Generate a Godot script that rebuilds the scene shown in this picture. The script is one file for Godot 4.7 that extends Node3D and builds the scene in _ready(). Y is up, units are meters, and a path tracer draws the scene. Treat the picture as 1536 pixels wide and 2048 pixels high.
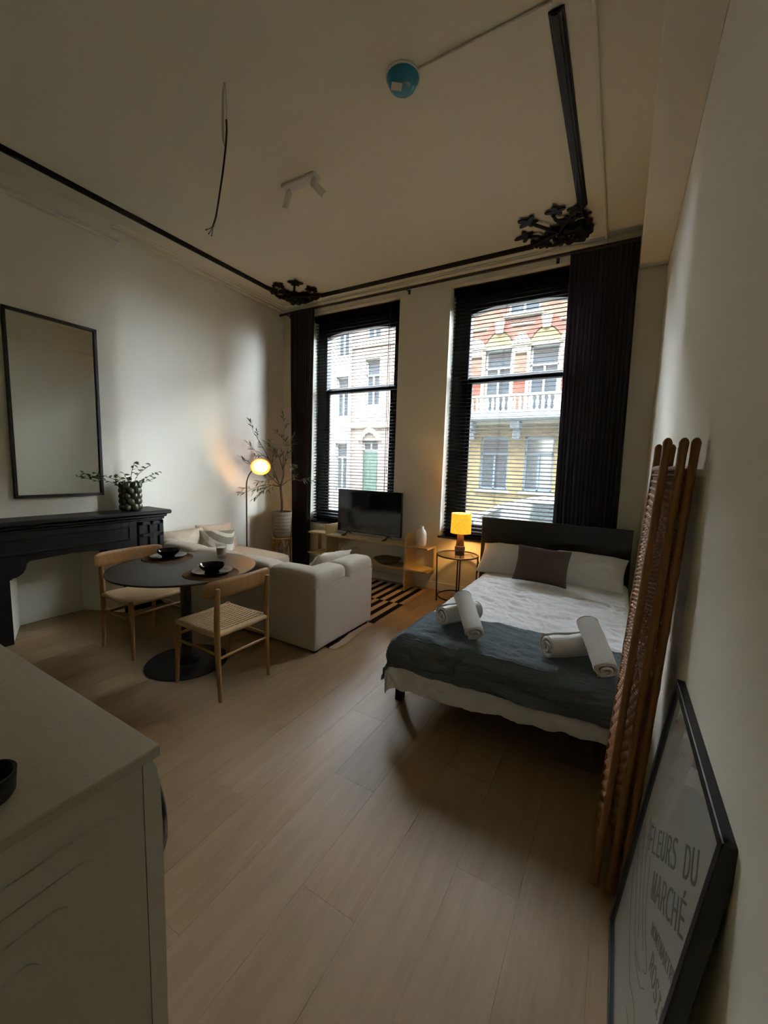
extends Node3D
# A high studio room in an old town house: two tall windows with black blinds, bed, sofa, dining table.

const WZ := -4.525      # inner face of the window wall
const RX := 0.222       # inner face of the right wall
const LX := -4.39       # inner face of the left wall
const BX := -4.25       # face of the chimney breast
const CY := 3.669       # ceiling
const BACKZ := 1.0

var M := {}             # materials
var used := {}          # names taken at top level
var rng := RandomNumberGenerator.new()
var nz := FastNoiseLite.new()

# ------------------------------------------------------------------ mesh builder
class MB:
	var v := PackedVector3Array()
	var n := PackedVector3Array()
	var uv := PackedVector2Array()
	var xf := Transform3D.IDENTITY

	func tri(a: Vector3, b: Vector3, c: Vector3, na: Vector3, nb: Vector3, nc: Vector3, ua := Vector2.ZERO, ub := Vector2.ZERO, uc := Vector2.ZERO) -> void:
		var g := (b - a).cross(c - a)
		if g.length_squared() < 1e-16:
			return
		var keep := g.dot(na + nb + nc) < 0.0
		var bs := xf.basis
		v.append(xf * a)
		n.append((bs * na).normalized())
		uv.append(ua)
		if keep:
			v.append(xf * b); v.append(xf * c)
			n.append((bs * nb).normalized()); n.append((bs * nc).normalized())
			uv.append(ub); uv.append(uc)
		else:
			v.append(xf * c); v.append(xf * b)
			n.append((bs * nc).normalized()); n.append((bs * nb).normalized())
			uv.append(uc); uv.append(ub)

	func face(p: Array, out: Vector3, u: Array = []) -> void:
		var nn: Vector3 = (p[1] - p[0]).cross(p[2] - p[0])
		if nn.length_squared() < 1e-18 and p.size() > 3:
			nn = (p[2] - p[0]).cross(p[3] - p[0])
		nn = nn.normalized()
		if nn.dot(out) < 0.0:
			nn = -nn
		for i in range(1, p.size() - 1):
			if u.size():
				tri(p[0], p[i], p[i + 1], nn, nn, nn, u[0], u[i], u[i + 1])
			else:
				tri(p[0], p[i], p[i + 1], nn, nn, nn)

	# box with chamfered edges
	func box(c: Vector3, s: Vector3, b := 0.0, uo := Vector2.ZERO) -> void:
		var h := s / 2.0
		b = minf(b, minf(h.x, minf(h.y, h.z)) * 0.98)
		for ax in 3:
			var a1 := (ax + 1) % 3
			var a2 := (ax + 2) % 3
			for sg in [-1.0, 1.0]:
				var p := []
				var u := []
				for q in [[-1, -1], [1, -1], [1, 1], [-1, 1]]:
					var w := Vector3.ZERO
					w[ax] = sg * h[ax]
					w[a1] = q[0] * (h[a1] - b)
					w[a2] = q[1] * (h[a2] - b)
					p.append(c + w)
					u.append(Vector2(w[a1], w[a2]) + uo)
				var o := Vector3.ZERO
				o[ax] = sg
				face(p, o, u)
		if b <= 0.0:
			return
		for ax in 3:
			var a1 := (ax + 1) % 3
			var a2 := (ax + 2) % 3
			for s1 in [-1.0, 1.0]:
				for s2 in [-1.0, 1.0]:
					var p := []
					for k in [-1.0, 1.0]:
						var w := Vector3.ZERO
						w[ax] = k * (h[ax] - b)
						w[a1] = s1 * h[a1]
						w[a2] = s2 * (h[a2] - b)
						p.append(c + w)
					for k in [1.0, -1.0]:
						var w := Vector3.ZERO
						w[ax] = k * (h[ax] - b)
						w[a1] = s1 * (h[a1] - b)
						w[a2] = s2 * h[a2]
						p.append(c + w)
					var o := Vector3.ZERO
					o[a1] = s1
					o[a2] = s2
					face(p, o)
		for sx in [-1.0, 1.0]:
			for sy in [-1.0, 1.0]:
				for sz in [-1.0, 1.0]:
					var d := Vector3(sx, sy, sz)
					face([c + d * Vector3(h.x, h.y - b, h.z - b), c + d * Vector3(h.x - b, h.y, h.z - b), c + d * Vector3(h.x - b, h.y - b, h.z)], d)

	# box given by its two corners
	func span(a: Vector3, b: Vector3, bev := 0.0, uo := Vector2.ZERO) -> void:
		box((a + b) / 2.0, (b - a).abs(), bev, uo)

	# tube along a path; r is a number or one radius for each point
	func tube(path: Array, r, seg := 8, caps := true, flat := 1.0) -> void:
		var m := path.size()
		var up := Vector3.UP
		var t0: Vector3 = (path[1] - path[0]).normalized()
		if absf(t0.dot(up)) > 0.95:
			up = Vector3.RIGHT
		var side := t0.cross(up).normalized()
		var rings := []
		var nrm := []
		for i in m:
			var t: Vector3
			if i == 0:
				t = path[1] - path[0]
			elif i == m - 1:
				t = path[i] - path[i - 1]
			else:
				t = (path[i + 1] - path[i]).normalized() + (path[i] - path[i - 1]).normalized()
			t = t.normalized()
			side = (side - t * side.dot(t)).normalized()
			var bin := t.cross(side).normalized()
			var rr: float = r[i] if r is Array else r
			var ring := []
			var rn := []
			for k in seg:
				var a := TAU * k / seg
				var d := side * cos(a) + bin * sin(a) * flat
				ring.append(path[i] + d * rr)
				rn.append((side * cos(a) * flat + bin * sin(a)).normalized())
			rings.append(ring)
			nrm.append(rn)
		for i in m - 1:
			for k in seg:
				var k2 := (k + 1) % seg
				var ua := Vector2(float(k) / seg, i)
				var ub := Vector2(float(k + 1) / seg, i)
				var uc := Vector2(float(k + 1) / seg, i + 1)
				var ud := Vector2(float(k) / seg, i + 1)
				tri(rings[i][k], rings[i][k2], rings[i + 1][k2], nrm[i][k], nrm[i][k2], nrm[i + 1][k2], ua, ub, uc)
				tri(rings[i][k], rings[i + 1][k2], rings[i + 1][k], nrm[i][k], nrm[i + 1][k2], nrm[i + 1][k], ua, uc, ud)
		if caps:
			face(rings[0], path[0] - path[1])
			face(rings[m - 1], path[m - 1] - path[m - 2])

	# turned shape about the y axis; profile of (radius, height)
	func lathe(prof: Array, seg := 32, at := Vector3.ZERO, closed := false) -> void:
		var m := prof.size()
		var segn := []
		for i in m - 1:
			var d: Vector2 = prof[i + 1] - prof[i]
			segn.append(Vector2(d.y, -d.x).normalized())
		for i in m - 1:
			var n0: Vector2 = segn[i]
			var n1: Vector2 = segn[i]
			if i > 0 and segn[i - 1].dot(segn[i]) > 0.6:
				n0 = (segn[i - 1] + segn[i]).normalized()
			if i < m - 2 and segn[i + 1].dot(segn[i]) > 0.6:
				n1 = (segn[i + 1] + segn[i]).normalized()
			var p0: Vector2 = prof[i]
			var p1: Vector2 = prof[i + 1]
			for k in seg:
				var a := TAU * k / seg
				var b := TAU * (k + 1) / seg
				var ca := Vector3(cos(a), 0, sin(a))
				var cb := Vector3(cos(b), 0, sin(b))
				var A := at + ca * p0.x + Vector3.UP * p0.y
				var B := at + cb * p0.x + Vector3.UP * p0.y
				var C := at + cb * p1.x + Vector3.UP * p1.y
				var D := at + ca * p1.x + Vector3.UP * p1.y
				var nA := ca * n0.x + Vector3.UP * n0.y
				var nB := cb * n0.x + Vector3.UP * n0.y
				var nC := cb * n1.x + Vector3.UP * n1.y
				var nD := ca * n1.x + Vector3.UP * n1.y
				var u0 := float(k) / seg
				var u1 := float(k + 1) / seg
				tri(A, B, C, nA, nB, nC, Vector2(u0, p0.y), Vector2(u1, p0.y), Vector2(u1, p1.y))
				tri(A, C, D, nA, nC, nD, Vector2(u0, p0.y), Vector2(u1, p1.y), Vector2(u0, p1.y))

	# polygon in the xy plane pushed along z from z0 to z1
	func extrude(poly: PackedVector2Array, z0: float, z1: float) -> void:
		var ids := Geometry2D.triangulate_polygon(poly)
		for i in range(0, ids.size(), 3):
			for zz in [z0, z1]:
				var o := Vector3(0, 0, -1 if zz == minf(z0, z1) else 1)
				var p := []
				for k in 3:
					p.append(Vector3(poly[ids[i + k]].x, poly[ids[i + k]].y, zz))
				face(p, o, [poly[ids[i]], poly[ids[i + 1]], poly[ids[i + 2]]])
		var cw := Geometry2D.is_polygon_clockwise(poly)
		for i in poly.size():
			var a := poly[i]
			var b := poly[(i + 1) % poly.size()]
			var d := (b - a)
			var o2 := Vector2(d.y, -d.x)
			if cw:
				o2 = -o2
			# is_polygon_clockwise assumes y down: check with a probe
			var mid := (a + b) / 2.0 + o2.normalized() * 0.0005
			if Geometry2D.is_point_in_polygon(mid, poly):
				o2 = -o2
			face([Vector3(a.x, a.y, z0), Vector3(b.x, b.y, z0), Vector3(b.x, b.y, z1), Vector3(a.x, a.y, z1)], Vector3(o2.x, o2.y, 0))

	func ball(c: Vector3, r: Vector3, seg := 12, rings := 8) -> void:
		for i in rings:
			var t0 := PI * i / rings
			var t1 := PI * (i + 1) / rings
			for k in seg:
				var a := TAU * k / seg
				var b := TAU * (k + 1) / seg
				var d := [Vector3(sin(t0) * cos(a), cos(t0), sin(t0) * sin(a)), Vector3(sin(t0) * cos(b), cos(t0), sin(t0) * sin(b)), Vector3(sin(t1) * cos(b), cos(t1), sin(t1) * sin(b)), Vector3(sin(t1) * cos(a), cos(t1), sin(t1) * sin(a))]
				var nn := []
				for q in d:
					nn.append((q / r).normalized())
				tri(c + d[0] * r, c + d[1] * r, c + d[2] * r, nn[0], nn[1], nn[2])
				tri(c + d[0] * r, c + d[2] * r, c + d[3] * r, nn[0], nn[2], nn[3])

	# smooth sheet through f(u, v), u and v from 0 to 1
	func sheet(f: Callable, nu: int, nv: int, flip := false) -> void:
		var p := []
		for i in nu + 1:
			var row := []
			for j in nv + 1:
				row.append(f.call(float(i) / nu, float(j) / nv))
			p.append(row)
		var nn := []
		for i in nu + 1:
			var row := []
			for j in nv + 1:
				var du: Vector3 = p[mini(i + 1, nu)][j] - p[maxi(i - 1, 0)][j]
				var dv: Vector3 = p[i][mini(j + 1, nv)] - p[i][maxi(j - 1, 0)]
				var q := du.cross(dv).normalized()
				row.append(-q if flip else q)
			nn.append(row)
		for i in nu:
			for j in nv:
				var ua := Vector2(float(i) / nu, float(j) / nv)
				var ub := Vector2(float(i + 1) / nu, float(j) / nv)
				var uc := Vector2(float(i + 1) / nu, float(j + 1) / nv)
				var ud := Vector2(float(i) / nu, float(j + 1) / nv)
				tri(p[i][j], p[i + 1][j], p[i + 1][j + 1], nn[i][j], nn[i + 1][j], nn[i + 1][j + 1], ua, ub, uc)
				tri(p[i][j], p[i + 1][j + 1], p[i][j + 1], nn[i][j], nn[i + 1][j + 1], nn[i][j + 1], ua, uc, ud)

	# soft box with rounded edges, puffed by bulge on each side
	func soft(c: Vector3, s: Vector3, r: float, bulge := Vector3.ZERO, k := 10) -> void:
		var h := s / 2.0
		r = minf(r, minf(h.x, minf(h.y, h.z)))
		for ax in 3:
			var a1 := (ax + 1) % 3
			var a2 := (ax + 2) % 3
			for sg in [-1.0, 1.0]:
				var f := func(a: float, b: float) -> Vector3:
					var w := Vector3.ZERO
					# more points near the edges
					var ca := sin((a - 0.5) * PI)
					var cb := sin((b - 0.5) * PI)
					w[ax] = sg * h[ax]
					w[a1] = ca * h[a1]
					w[a2] = cb * h[a2]
					var core := Vector3(clampf(w.x, -h.x + r, h.x - r), clampf(w.y, -h.y + r, h.y - r), clampf(w.z, -h.z + r, h.z - r))
					var d := w - core
					var q := core + (d.normalized() * r if d.length() > 1e-6 else Vector3.ZERO)
					var uu := Vector3(q.x / h.x, q.y / h.y, q.z / h.z)
					var gx := (1.0 - uu.y * uu.y) * (1.0 - uu.z * uu.z)
					var gy := (1.0 - uu.x * uu.x) * (1.0 - uu.z * uu.z)
					var gz := (1.0 - uu.x * uu.x) * (1.0 - uu.y * uu.y)
					q += Vector3(bulge.x * uu.x * gx, bulge.y * uu.y * gy, bulge.z * uu.z * gz)
					return c + q
				var probe: Vector3 = (f.call(0.6, 0.5) - f.call(0.4, 0.5)).cross(f.call(0.5, 0.6) - f.call(0.5, 0.4))
				sheet(f, k, k, probe[ax] * sg < 0.0)

	func mesh() -> ArrayMesh:
		var a := []
		a.resize(Mesh.ARRAY_MAX)
		a[Mesh.ARRAY_VERTEX] = v
		a[Mesh.ARRAY_NORMAL] = n
		a[Mesh.ARRAY_TEX_UV] = uv
		var am := ArrayMesh.new()
		am.add_surface_from_arrays(Mesh.PRIMITIVE_TRIANGLES, a)
		return am

# ------------------------------------------------------------------ scene helpers
func numbered(called: String) -> String:
	if not used.has(called):
		used[called] = 0
		return called
	used[called] += 1
	return "%s_%03d" % [called, used[called]]

func part(mesh, called: String, mat, parent: Node3D) -> MeshInstance3D:
	var o := MeshInstance3D.new()
	o.name = called
	o.mesh = mesh.mesh() if mesh is MB else mesh
	o.material_override = mat
	parent.add_child(o, true)
	return o

func tag(o: Node3D, label: String, category: String, group := "") -> Node3D:
	o.set_meta("label", label)
	o.set_meta("category", category)
	if group:
		o.set_meta("group", group)
	return o

func thing(called: String, label: String, category: String, at := Vector3.ZERO, turn := 0.0, group := "") -> Node3D:
	var o := Node3D.new()
	o.name = numbered(called)
	add_child(o, true)
	o.position = at
	o.rotation.y = turn
	return tag(o, label, category, group)

func one(mesh, called: String, mat, label: String, category: String, group := "") -> MeshInstance3D:
	var o := part(mesh, numbered(called), mat, self)
	tag(o, label, category, group)
	return o

func struct(mesh, called: String, mat, parent: Node3D = null) -> MeshInstance3D:
	var o := part(mesh, numbered(called) if parent == null else called, mat, self if parent == null else parent)
	if parent == null:
		o.set_meta("kind", "structure")
	return o

func struct_root(called: String) -> Node3D:
	var o := Node3D.new()
	o.name = numbered(called)
	add_child(o, true)
	o.set_meta("kind", "structure")
	return o

func c8(r: int, g: int, b: int) -> Color:
	return Color(r / 255.0, g / 255.0, b / 255.0)

func mat(col: Color, rough := 0.6, spec := 0.5, metal := 0.0) -> StandardMaterial3D:
	var m := StandardMaterial3D.new()
	m.albedo_color = col
	m.roughness = rough
	m.metallic_specular = spec
	m.metallic = metal
	return m

func img_tex(w: int, h: int, f: Callable) -> ImageTexture:
	var im := Image.create(w, h, false, Image.FORMAT_RGB8)
	for y in h:
		for x in w:
			im.set_pixel(x, y, f.call(float(x) / w, float(y) / h))
	return ImageTexture.create_from_image(im)

# noise that repeats at the edges of the unit square
func tn(u: float, v: float, fx: float, fy: float, seedy := 0.0) -> float:
	var a := u * TAU
	var b := v * TAU
	return nz.get_noise_3d(cos(a) * fx + seedy * 13.7, sin(a) * fx + cos(b) * fy, sin(b) * fy + seedy * 5.1)

func tri_mat(m: StandardMaterial3D, sc: Vector3, world := false) -> StandardMaterial3D:
	m.uv1_triplanar = true
	m.uv1_world_triplanar = world
	m.uv1_scale = sc
	m.uv1_triplanar_sharpness = 4.0
	return m

func with_bump(m: StandardMaterial3D, t: Texture2D, depth: float) -> StandardMaterial3D:
	m.heightmap_enabled = true
	m.heightmap_texture = t
	m.heightmap_scale = depth
	return m

# cells of a wall that are not in any hole, as boxes
func wall_cells(b: MB, x0: float, x1: float, y0: float, y1: float, holes: Array, z0: float, z1: float) -> void:
	var xs := [x0, x1]
	var ys := [y0, y1]
	for h in holes:
		for q in [h[0], h[1]]:
			if q > x0 and q < x1 and not xs.has(q):
				xs.append(q)
		for q in [h[2], h[3]]:
			if q > y0 and q < y1 and not ys.has(q):
				ys.append(q)
	xs.sort()
	ys.sort()
	for i in xs.size() - 1:
		var j := 0
		while j < ys.size() - 1:
			var cx: float = (xs[i] + xs[i + 1]) / 2.0
			var free := func(jj: int) -> bool:
				var cy: float = (ys[jj] + ys[jj + 1]) / 2.0
				for h in holes:
					if cx > h[0] and cx < h[1] and cy > h[2] and cy < h[3]:
						return false
				return true
			if free.call(j):
				var k := j
				while k + 1 < ys.size() - 1 and free.call(k + 1):
					k += 1
				b.span(Vector3(xs[i], ys[j], z0), Vector3(xs[i + 1], ys[k + 1], z1))
				j = k + 1
			else:
				j += 1

# ------------------------------------------------------------------ ready
func _ready() -> void:
	rng.seed = 7
	nz.seed = 11
	nz.noise_type = FastNoiseLite.TYPE_SIMPLEX
	nz.frequency = 1.0
	view_and_light()
	materials()
	room()
	street()
	windows()
	ceiling_things()
	fireplace()
	bed()
	sofa()
	dining()
	media()
	corner()
	right_wall_things()
	kitchen()

func view_and_light() -> void:
	var cam := Camera3D.new()
	cam.name = "camera"
	cam.position = Vector3(0, 1.5, 0)
	cam.basis = Basis(Vector3.UP, 0.52285) * Basis(Vector3.RIGHT, -0.11435) * Basis(Vector3.BACK, 0.0314976)
	cam.fov = rad_to_deg(2.0 * atan(1024.0 / 804.9))
	cam.near = 0.02
	cam.far = 200.0
	add_child(cam)
	cam.current = true
	var e := Environment.new()
	e.background_mode = Environment.BG_SKY
	var sm := ProceduralSkyMaterial.new()
	sm.sky_top_color = Color(0.93, 0.97, 1.0)
	sm.sky_horizon_color = Color(0.80, 0.86, 0.92)
	sm.sky_curve = 0.6
	sm.ground_bottom_color = Color(0.35, 0.34, 0.32)
	sm.ground_horizon_color = Color(0.5, 0.5, 0.5)
	sm.sun_angle_max = 0.0
	var sky := Sky.new()
	sky.sky_material = sm
	e.sky = sky
	e.background_energy_multiplier = 90.0      # an overcast day, seen with the room's exposure
	e.tonemap_mode = Environment.TONE_MAPPER_LINEAR
	e.tonemap_exposure = 1.32
	e.sdfgi_enabled = true
	e.ssao_enabled = true
	e.ssil_enabled = true
	var we := WorldEnvironment.new()
	we.name = "world"
	we.environment = e
	add_child(we)

func materials() -> void:
	M.wall = mat(c8(237, 233, 215), 0.85, 0.3)
	M.ceil = mat(c8(236, 234, 215), 0.9, 0.25)
	M.trim = mat(c8(234, 229, 217), 0.55, 0.4)
	M.black = mat(c8(22, 21, 22), 0.45)
	M.black_gloss = mat(c8(16, 16, 18), 0.18, 0.6)
	M.slat = mat(c8(14, 14, 15), 0.6, 0.07)
	M.black_metal = mat(c8(24, 22, 21), 0.4, 0.6)
	M.dark_rail = mat(c8(24, 22, 20), 0.42, 0.4)
	var grain := img_tex(256, 256, func(u, v):
		var g: float = 0.5 + 0.35 * tn(u, v, 9.0, 0.35, 1.0) + 0.22 * tn(u, v, 26.0, 0.8, 2.0)
		return Color(g, g, g))
	# oak floor: pale greige planks, three shades
	var oaks := []
	for k in 3:
		var t := img_tex(256, 512, func(u, v):
			var a: float = tn(u, v, 2.2, 0.25, 3.0 + k) * 0.5 + tn(u, v, 11.0, 0.6, 4.0 + k) * 0.32 + tn(u, v, 30.0, 1.6, 5.0 + k) * 0.22
			var w: float = 0.5 + 0.5 * a
			return c8(138, 115, 85).lerp(c8(174, 149, 114), clampf(w, 0.0, 1.0)))
		var m := mat([Color(1, 1, 1), Color(0.965, 0.96, 0.95), Color(1.0, 0.985, 0.965)][k], 0.42, 0.4)
		m.albedo_texture = t
		m.uv1_scale = Vector3(0.9, 2.2, 1)
		with_bump(m, t, 0.03)
		oaks.append(m)
	M.oaks = oaks
	M.gap = mat(c8(110, 92, 70), 0.8)
	# light oak furniture
	var oak_t := img_tex(256, 256, func(u, v):
		var a: float = tn(u, v, 5.0, 0.3, 8.0) * 0.5 + tn(u, v, 22.0, 0.7, 9.0) * 0.3
		return c8(164, 122, 78).lerp(c8(206, 168, 122), clampf(0.5 + 0.6 * a, 0.0, 1.0)))
	M.chair_wood = mat(Color(0.88, 0.84, 0.74), 0.45)
	M.chair_wood.albedo_texture = oak_t
	tri_mat(M.chair_wood, Vector3(3, 0.6, 3))
	M.chair_back = M.chair_wood.duplicate()
	M.chair_back.uv1_scale = Vector3(3, 3, 0.6)
	var ash_t := img_tex(256, 256, func(u, v):
		var a: float = tn(u, v, 0.3, 6.0, 12.0) * 0.5 + tn(u, v, 0.6, 24.0, 13.0) * 0.3
		return c8(178, 150, 100).lerp(c8(214, 190, 142), clampf(0.5 + 0.6 * a, 0.0, 1.0)))
	M.stand = mat(Color(1, 1, 1), 0.4)
	M.stand.albedo_texture = ash_t
	tri_mat(M.stand, Vector3(0.7, 4, 4))
	var dk_t := img_tex(256, 256, func(u, v):
		var a: float = tn(u, v, 0.35, 12.0, 15.0) * 0.5 + tn(u, v, 0.8, 40.0, 16.0) * 0.4
		return c8(30, 26, 22).lerp(c8(66, 57, 47), clampf(0.45 + 0.6 * a, 0.0, 1.0)))
	M.table_top = mat(Color(1, 1, 1), 0.42, 0.5)
	M.table_top.albedo_texture = dk_t
	tri_mat(M.table_top, Vector3(1, 1, 3))
	with_bump(M.table_top, dk_t, 0.03)
	# woven cloths
	var weave := img_tex(128, 128, func(u, v):
		var g: float = 0.5 + 0.25 * sin(u * TAU * 32.0) * sin(v * TAU * 32.0) + 0.3 * tn(u, v, 14.0, 14.0, 20.0)
		return Color(g, g, g))
	M.weave_tex = weave
	M.linen = mat(c8(206, 196, 180), 0.95, 0.2)
	tri_mat(M.linen, Vector3(6, 6, 6))
	with_bump(M.linen, weave, 0.12)
	M.linen_warm = mat(c8(200, 184, 160), 0.95, 0.2)
	tri_mat(M.linen_warm, Vector3(6, 6, 6))
	with_bump(M.linen_warm, weave, 0.12)
	M.white_cloth = mat(c8(238, 238, 236), 0.9, 0.2)
	M.towel = mat(c8(240, 239, 236), 1.0, 0.1)
	var fluff := img_tex(128, 128, func(u, v):
		var g: float = 0.5 + 0.5 * tn(u, v, 16.0, 16.0, 23.0)
		return Color(g, g, g))
	tri_mat(M.towel, Vector3(7, 7, 7))
	with_bump(M.towel, fluff, 0.35)
	M.blanket = mat(c8(98, 107, 110), 0.95, 0.2)
	var crinkle := img_tex(256, 256, func(u, v):
		var q: float = 0.5 + 0.4 * tn(u, v, 3.0, 13.0, 31.0)
		var seam: float = minf(absf(fposmod(u * 4.0, 1.0) - 0.5), absf(fposmod(v * 4.0, 1.0) - 0.5))
		return Color(1, 1, 1) * clampf(q * smoothstep(0.0, 0.03, seam) + 0.05, 0.0, 1.0))
	M.blanket.uv1_scale = Vector3(1.6, 1.2, 1)
	with_bump(M.blanket, crinkle, 0.4)
	M.brown_cloth = mat(c8(84, 70, 63), 0.95, 0.2)
	tri_mat(M.brown_cloth, Vector3(6, 6, 6))
	with_bump(M.brown_cloth, weave, 0.1)
	M.curtain = mat(c8(52, 47, 51), 0.8, 0.3)
	M.curtain.rim_enabled = true
	M.curtain.rim = 0.25
	M.curtain.rim_tint = 0.5
	M.curtain.backlight_enabled = true
	M.curtain.backlight = Color(0.10, 0.08, 0.09)
	M.cord = mat(c8(196, 168, 128), 0.85, 0.2)
	M.ceramic_black = mat(c8(16, 16, 18), 0.14, 0.35)
	M.mat_weave = mat(c8(98, 76, 54), 0.9, 0.2)
	M.white_plastic = mat(c8(222, 219, 210), 0.4)
	M.glass = mat(Color(0.9, 0.95, 0.93, 0.06), 0.02)
	M.glass.transparency = BaseMaterial3D.TRANSPARENCY_ALPHA
	M.smoke_glass = mat(Color(0.2, 0.19, 0.18, 0.35), 0.03)
	M.smoke_glass.transparency = BaseMaterial3D.TRANSPARENCY_ALPHA
	M.mirror = mat(c8(200, 203, 198), 0.03, 0.5, 1.0)
	M.green_glaze = mat(c8(66, 70, 46), 0.12, 0.7)
	M.leaf = mat(c8(70, 78, 46), 0.55)
	M.leaf.backlight_enabled = true
	M.leaf.backlight = Color(0.25, 0.3, 0.12)
	M.olive = mat(c8(66, 70, 46), 0.55)
	M.olive.backlight_enabled = true
	M.olive.backlight = Color(0.25, 0.28, 0.14)
	M.bark = mat(c8(112, 84, 54), 0.85)
	tri_mat(M.bark, Vector3(6, 1, 6))
	M.bark.albedo_texture = grain
	M.twig = mat(c8(86, 74, 48), 0.8)
	M.brass = mat(c8(150, 112, 54), 0.3, 0.5, 0.9)
	M.rattan = mat(c8(140, 92, 50), 0.5)
	M.rattan.albedo_color = c8(142, 95, 54)
	M.rattan_weave = mat(c8(156, 108, 66), 0.55)
	M.rattan_light = mat(c8(176, 126, 78), 0.45)
	M.stone_pot = mat(c8(132, 122, 102), 0.85)
	M.soil = mat(c8(38, 28, 20), 1.0)
	M.paper = mat(c8(206, 200, 184), 0.8)
	M.ink = mat(c8(44, 42, 38), 0.8)

# ------------------------------------------------------------------ room shell
func room() -> void:
	# floor: a dark bed under planks that run from the window to the door
	var fl := struct_root("floor")
	var b := MB.new()
	b.span(Vector3(LX - 0.4, -0.12, WZ - 0.02), Vector3(RX + 0.3, -0.012, BACKZ))
	part(b, "subfloor", M.gap, fl)
	var w := 0.225
	var L := 1.28
	var x := -0.63 + 4 * w
	var row := 0
	while x > LX - 0.3:
		var x1 := minf(x, RX)
		var x0 := maxf(x - w, LX - 0.1)
		var z := BACKZ - fposmod(row * 0.47 + 0.12, L)
		if row == 4:
			z = -0.983 + 2 * L
		var first := true
		var zz := BACKZ
		while zz > WZ + 0.01:
			var ze := maxf(z if first else zz - L, WZ)
			if row == 4 and first:
				ze = -0.983 + L
			if zz - ze > 0.02 and x1 - x0 > 0.02:
				var p := MB.new()
				p.span(Vector3(x0 + 0.0002, -0.02, ze + 0.0002), Vector3(x1 - 0.0002, 0.0, zz - 0.0002), 0.0005, Vector2(rng.randf() * 3.0, rng.randf() * 3.0))
				# lay the grain along the plank
				for i in p.uv.size():
					p.uv[i] = Vector2(p.v[i].x + row * 0.37, p.v[i].z * 0.35 + zz * 0.61 + row * 0.23)
				part(p, "plank", M.oaks[rng.randi() % 3], fl)
			zz = ze
			first = false
		x -= w
		row += 1
	# walls
	b = MB.new()
	wall_cells(b, LX - 0.35, RX + 0.35, -0.05, CY + 0.3, [[-3.88, -2.476, 0.676, 3.55], [-1.82, -0.37, 0.676, 3.55]], WZ, WZ - 0.36)
	struct(b, "wall_front", M.wall)
	b = MB.new()
	b.span(Vector3(RX, -0.05, WZ), Vector3(RX + 0.3, CY + 0.3, BACKZ + 0.3))
	struct(b, "wall_right", M.wall)
	b = MB.new()
	# left wall, with the chimney breast and the splayed niche under the mantel
	b.span(Vector3(LX - 0.35, -0.05, WZ), Vector3(LX, CY + 0.3, -2.15))
	b.span(Vector3(LX - 0.35, 0.66, -2.15), Vector3(BX, CY + 0.3, -1.06))
	b.span(Vector3(LX - 0.35, -0.05, -1.06), Vector3(BX, CY + 0.3, -0.9))
	b.span(Vector3(LX - 0.35, -0.05, -2.15), Vector3(BX, 0.66, -2.04))
	b.span(Vector3(LX - 0.35, -0.05, -0.9), Vector3(LX, CY + 0.3, BACKZ + 0.3))
	b.span(Vector3(LX - 0.42, -0.05, -2.1), Vector3(-4.45, 0.7, -1.06))
	for sg in [[-1.19, -1.36, -1.06], [-2.03, -1.85, -2.1]]:
		b.face([Vector3(-4.05, 0, sg[0]), Vector3(-4.45, 0, sg[1]), Vector3(-4.45, 0.7, sg[1]), Vector3(-4.05, 0.7, sg[0])], Vector3(0.4, 0, -1.6 - sg[0]))
	struct(b, "wall_left", M.wall)
	b = MB.new()
	b.span(Vector3(LX - 0.35, -0.05, BACKZ), Vector3(RX + 0.3, CY + 0.3, BACKZ + 0.3))
	struct(b, "wall_back", M.wall)
	# ceiling, a little lower inside the border strip along the right
	b = MB.new()
	b.span(Vector3(LX - 0.35, CY, WZ - 0.3), Vector3(-0.277, CY + 0.3, BACKZ + 0.3))
	b.span(Vector3(-0.277, CY + 0.028, WZ - 0.3), Vector3(RX + 0.3, CY + 0.3, BACKZ + 0.3))
	struct(b, "ceiling", M.ceil)
	b = MB.new()
	b.span(Vector3(0.004, 3.36, WZ), Vector3(RX, CY + 0.04, BACKZ), 0.004)
	struct(b, "trim_1", M.wall)
	# cornice beads
	b = MB.new()
	for k in [[0.0, 0.02, 0.056], [0.06, 0.012, 0.09], [0.10, 0.008, 0.14]]:
		b.span(Vector3(LX, CY - k[1], WZ + (0.0 if k[0] == 0.0 else k[0])), Vector3(-0.277, CY + 0.01, WZ + k[2]), 0.004)
	struct(b, "trim_2", M.ceil)
	b = MB.new()
	for k in [[0.0, 0.03, 0.05], [0.06, 0.012, 0.1], [0.13, 0.008, 0.16]]:
		b.span(Vector3(LX + k[0], CY - k[1], WZ), Vector3(LX + k[2], CY + 0.01, -2.2), 0.004)
	struct(b, "trim_3", M.ceil)
	b = MB.new()
	b.span(Vector3(-0.297, CY - 0.012, WZ), Vector3(-0.277, CY + 0.035, BACKZ), 0.006)
	struct(b, "trim_4", M.ceil)
	# picture moulding round the chimney breast
	b = MB.new()
	b.span(Vector3(BX - 0.02, 3.475, -2.2), Vector3(BX + 0.05, 3.5, -0.85), 0.008)
	b.span(Vector3(BX - 0.02, 3.5, -2.2), Vector3(BX + 0.03, 3.53, -0.85), 0.008)
	b.span(Vector3(LX - 0.02, 3.475, -2.2), Vector3(BX + 0.05, 3.5, -2.15), 0.008)
	struct(b, "trim_5", M.trim)
	# skirting boards
	b = MB.new()
	b.span(Vector3(LX, 0, WZ), Vector3(RX, 0.1, WZ + 0.014), 0.004)
	struct(b, "baseboard_front", M.trim)
	b = MB.new()
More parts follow.
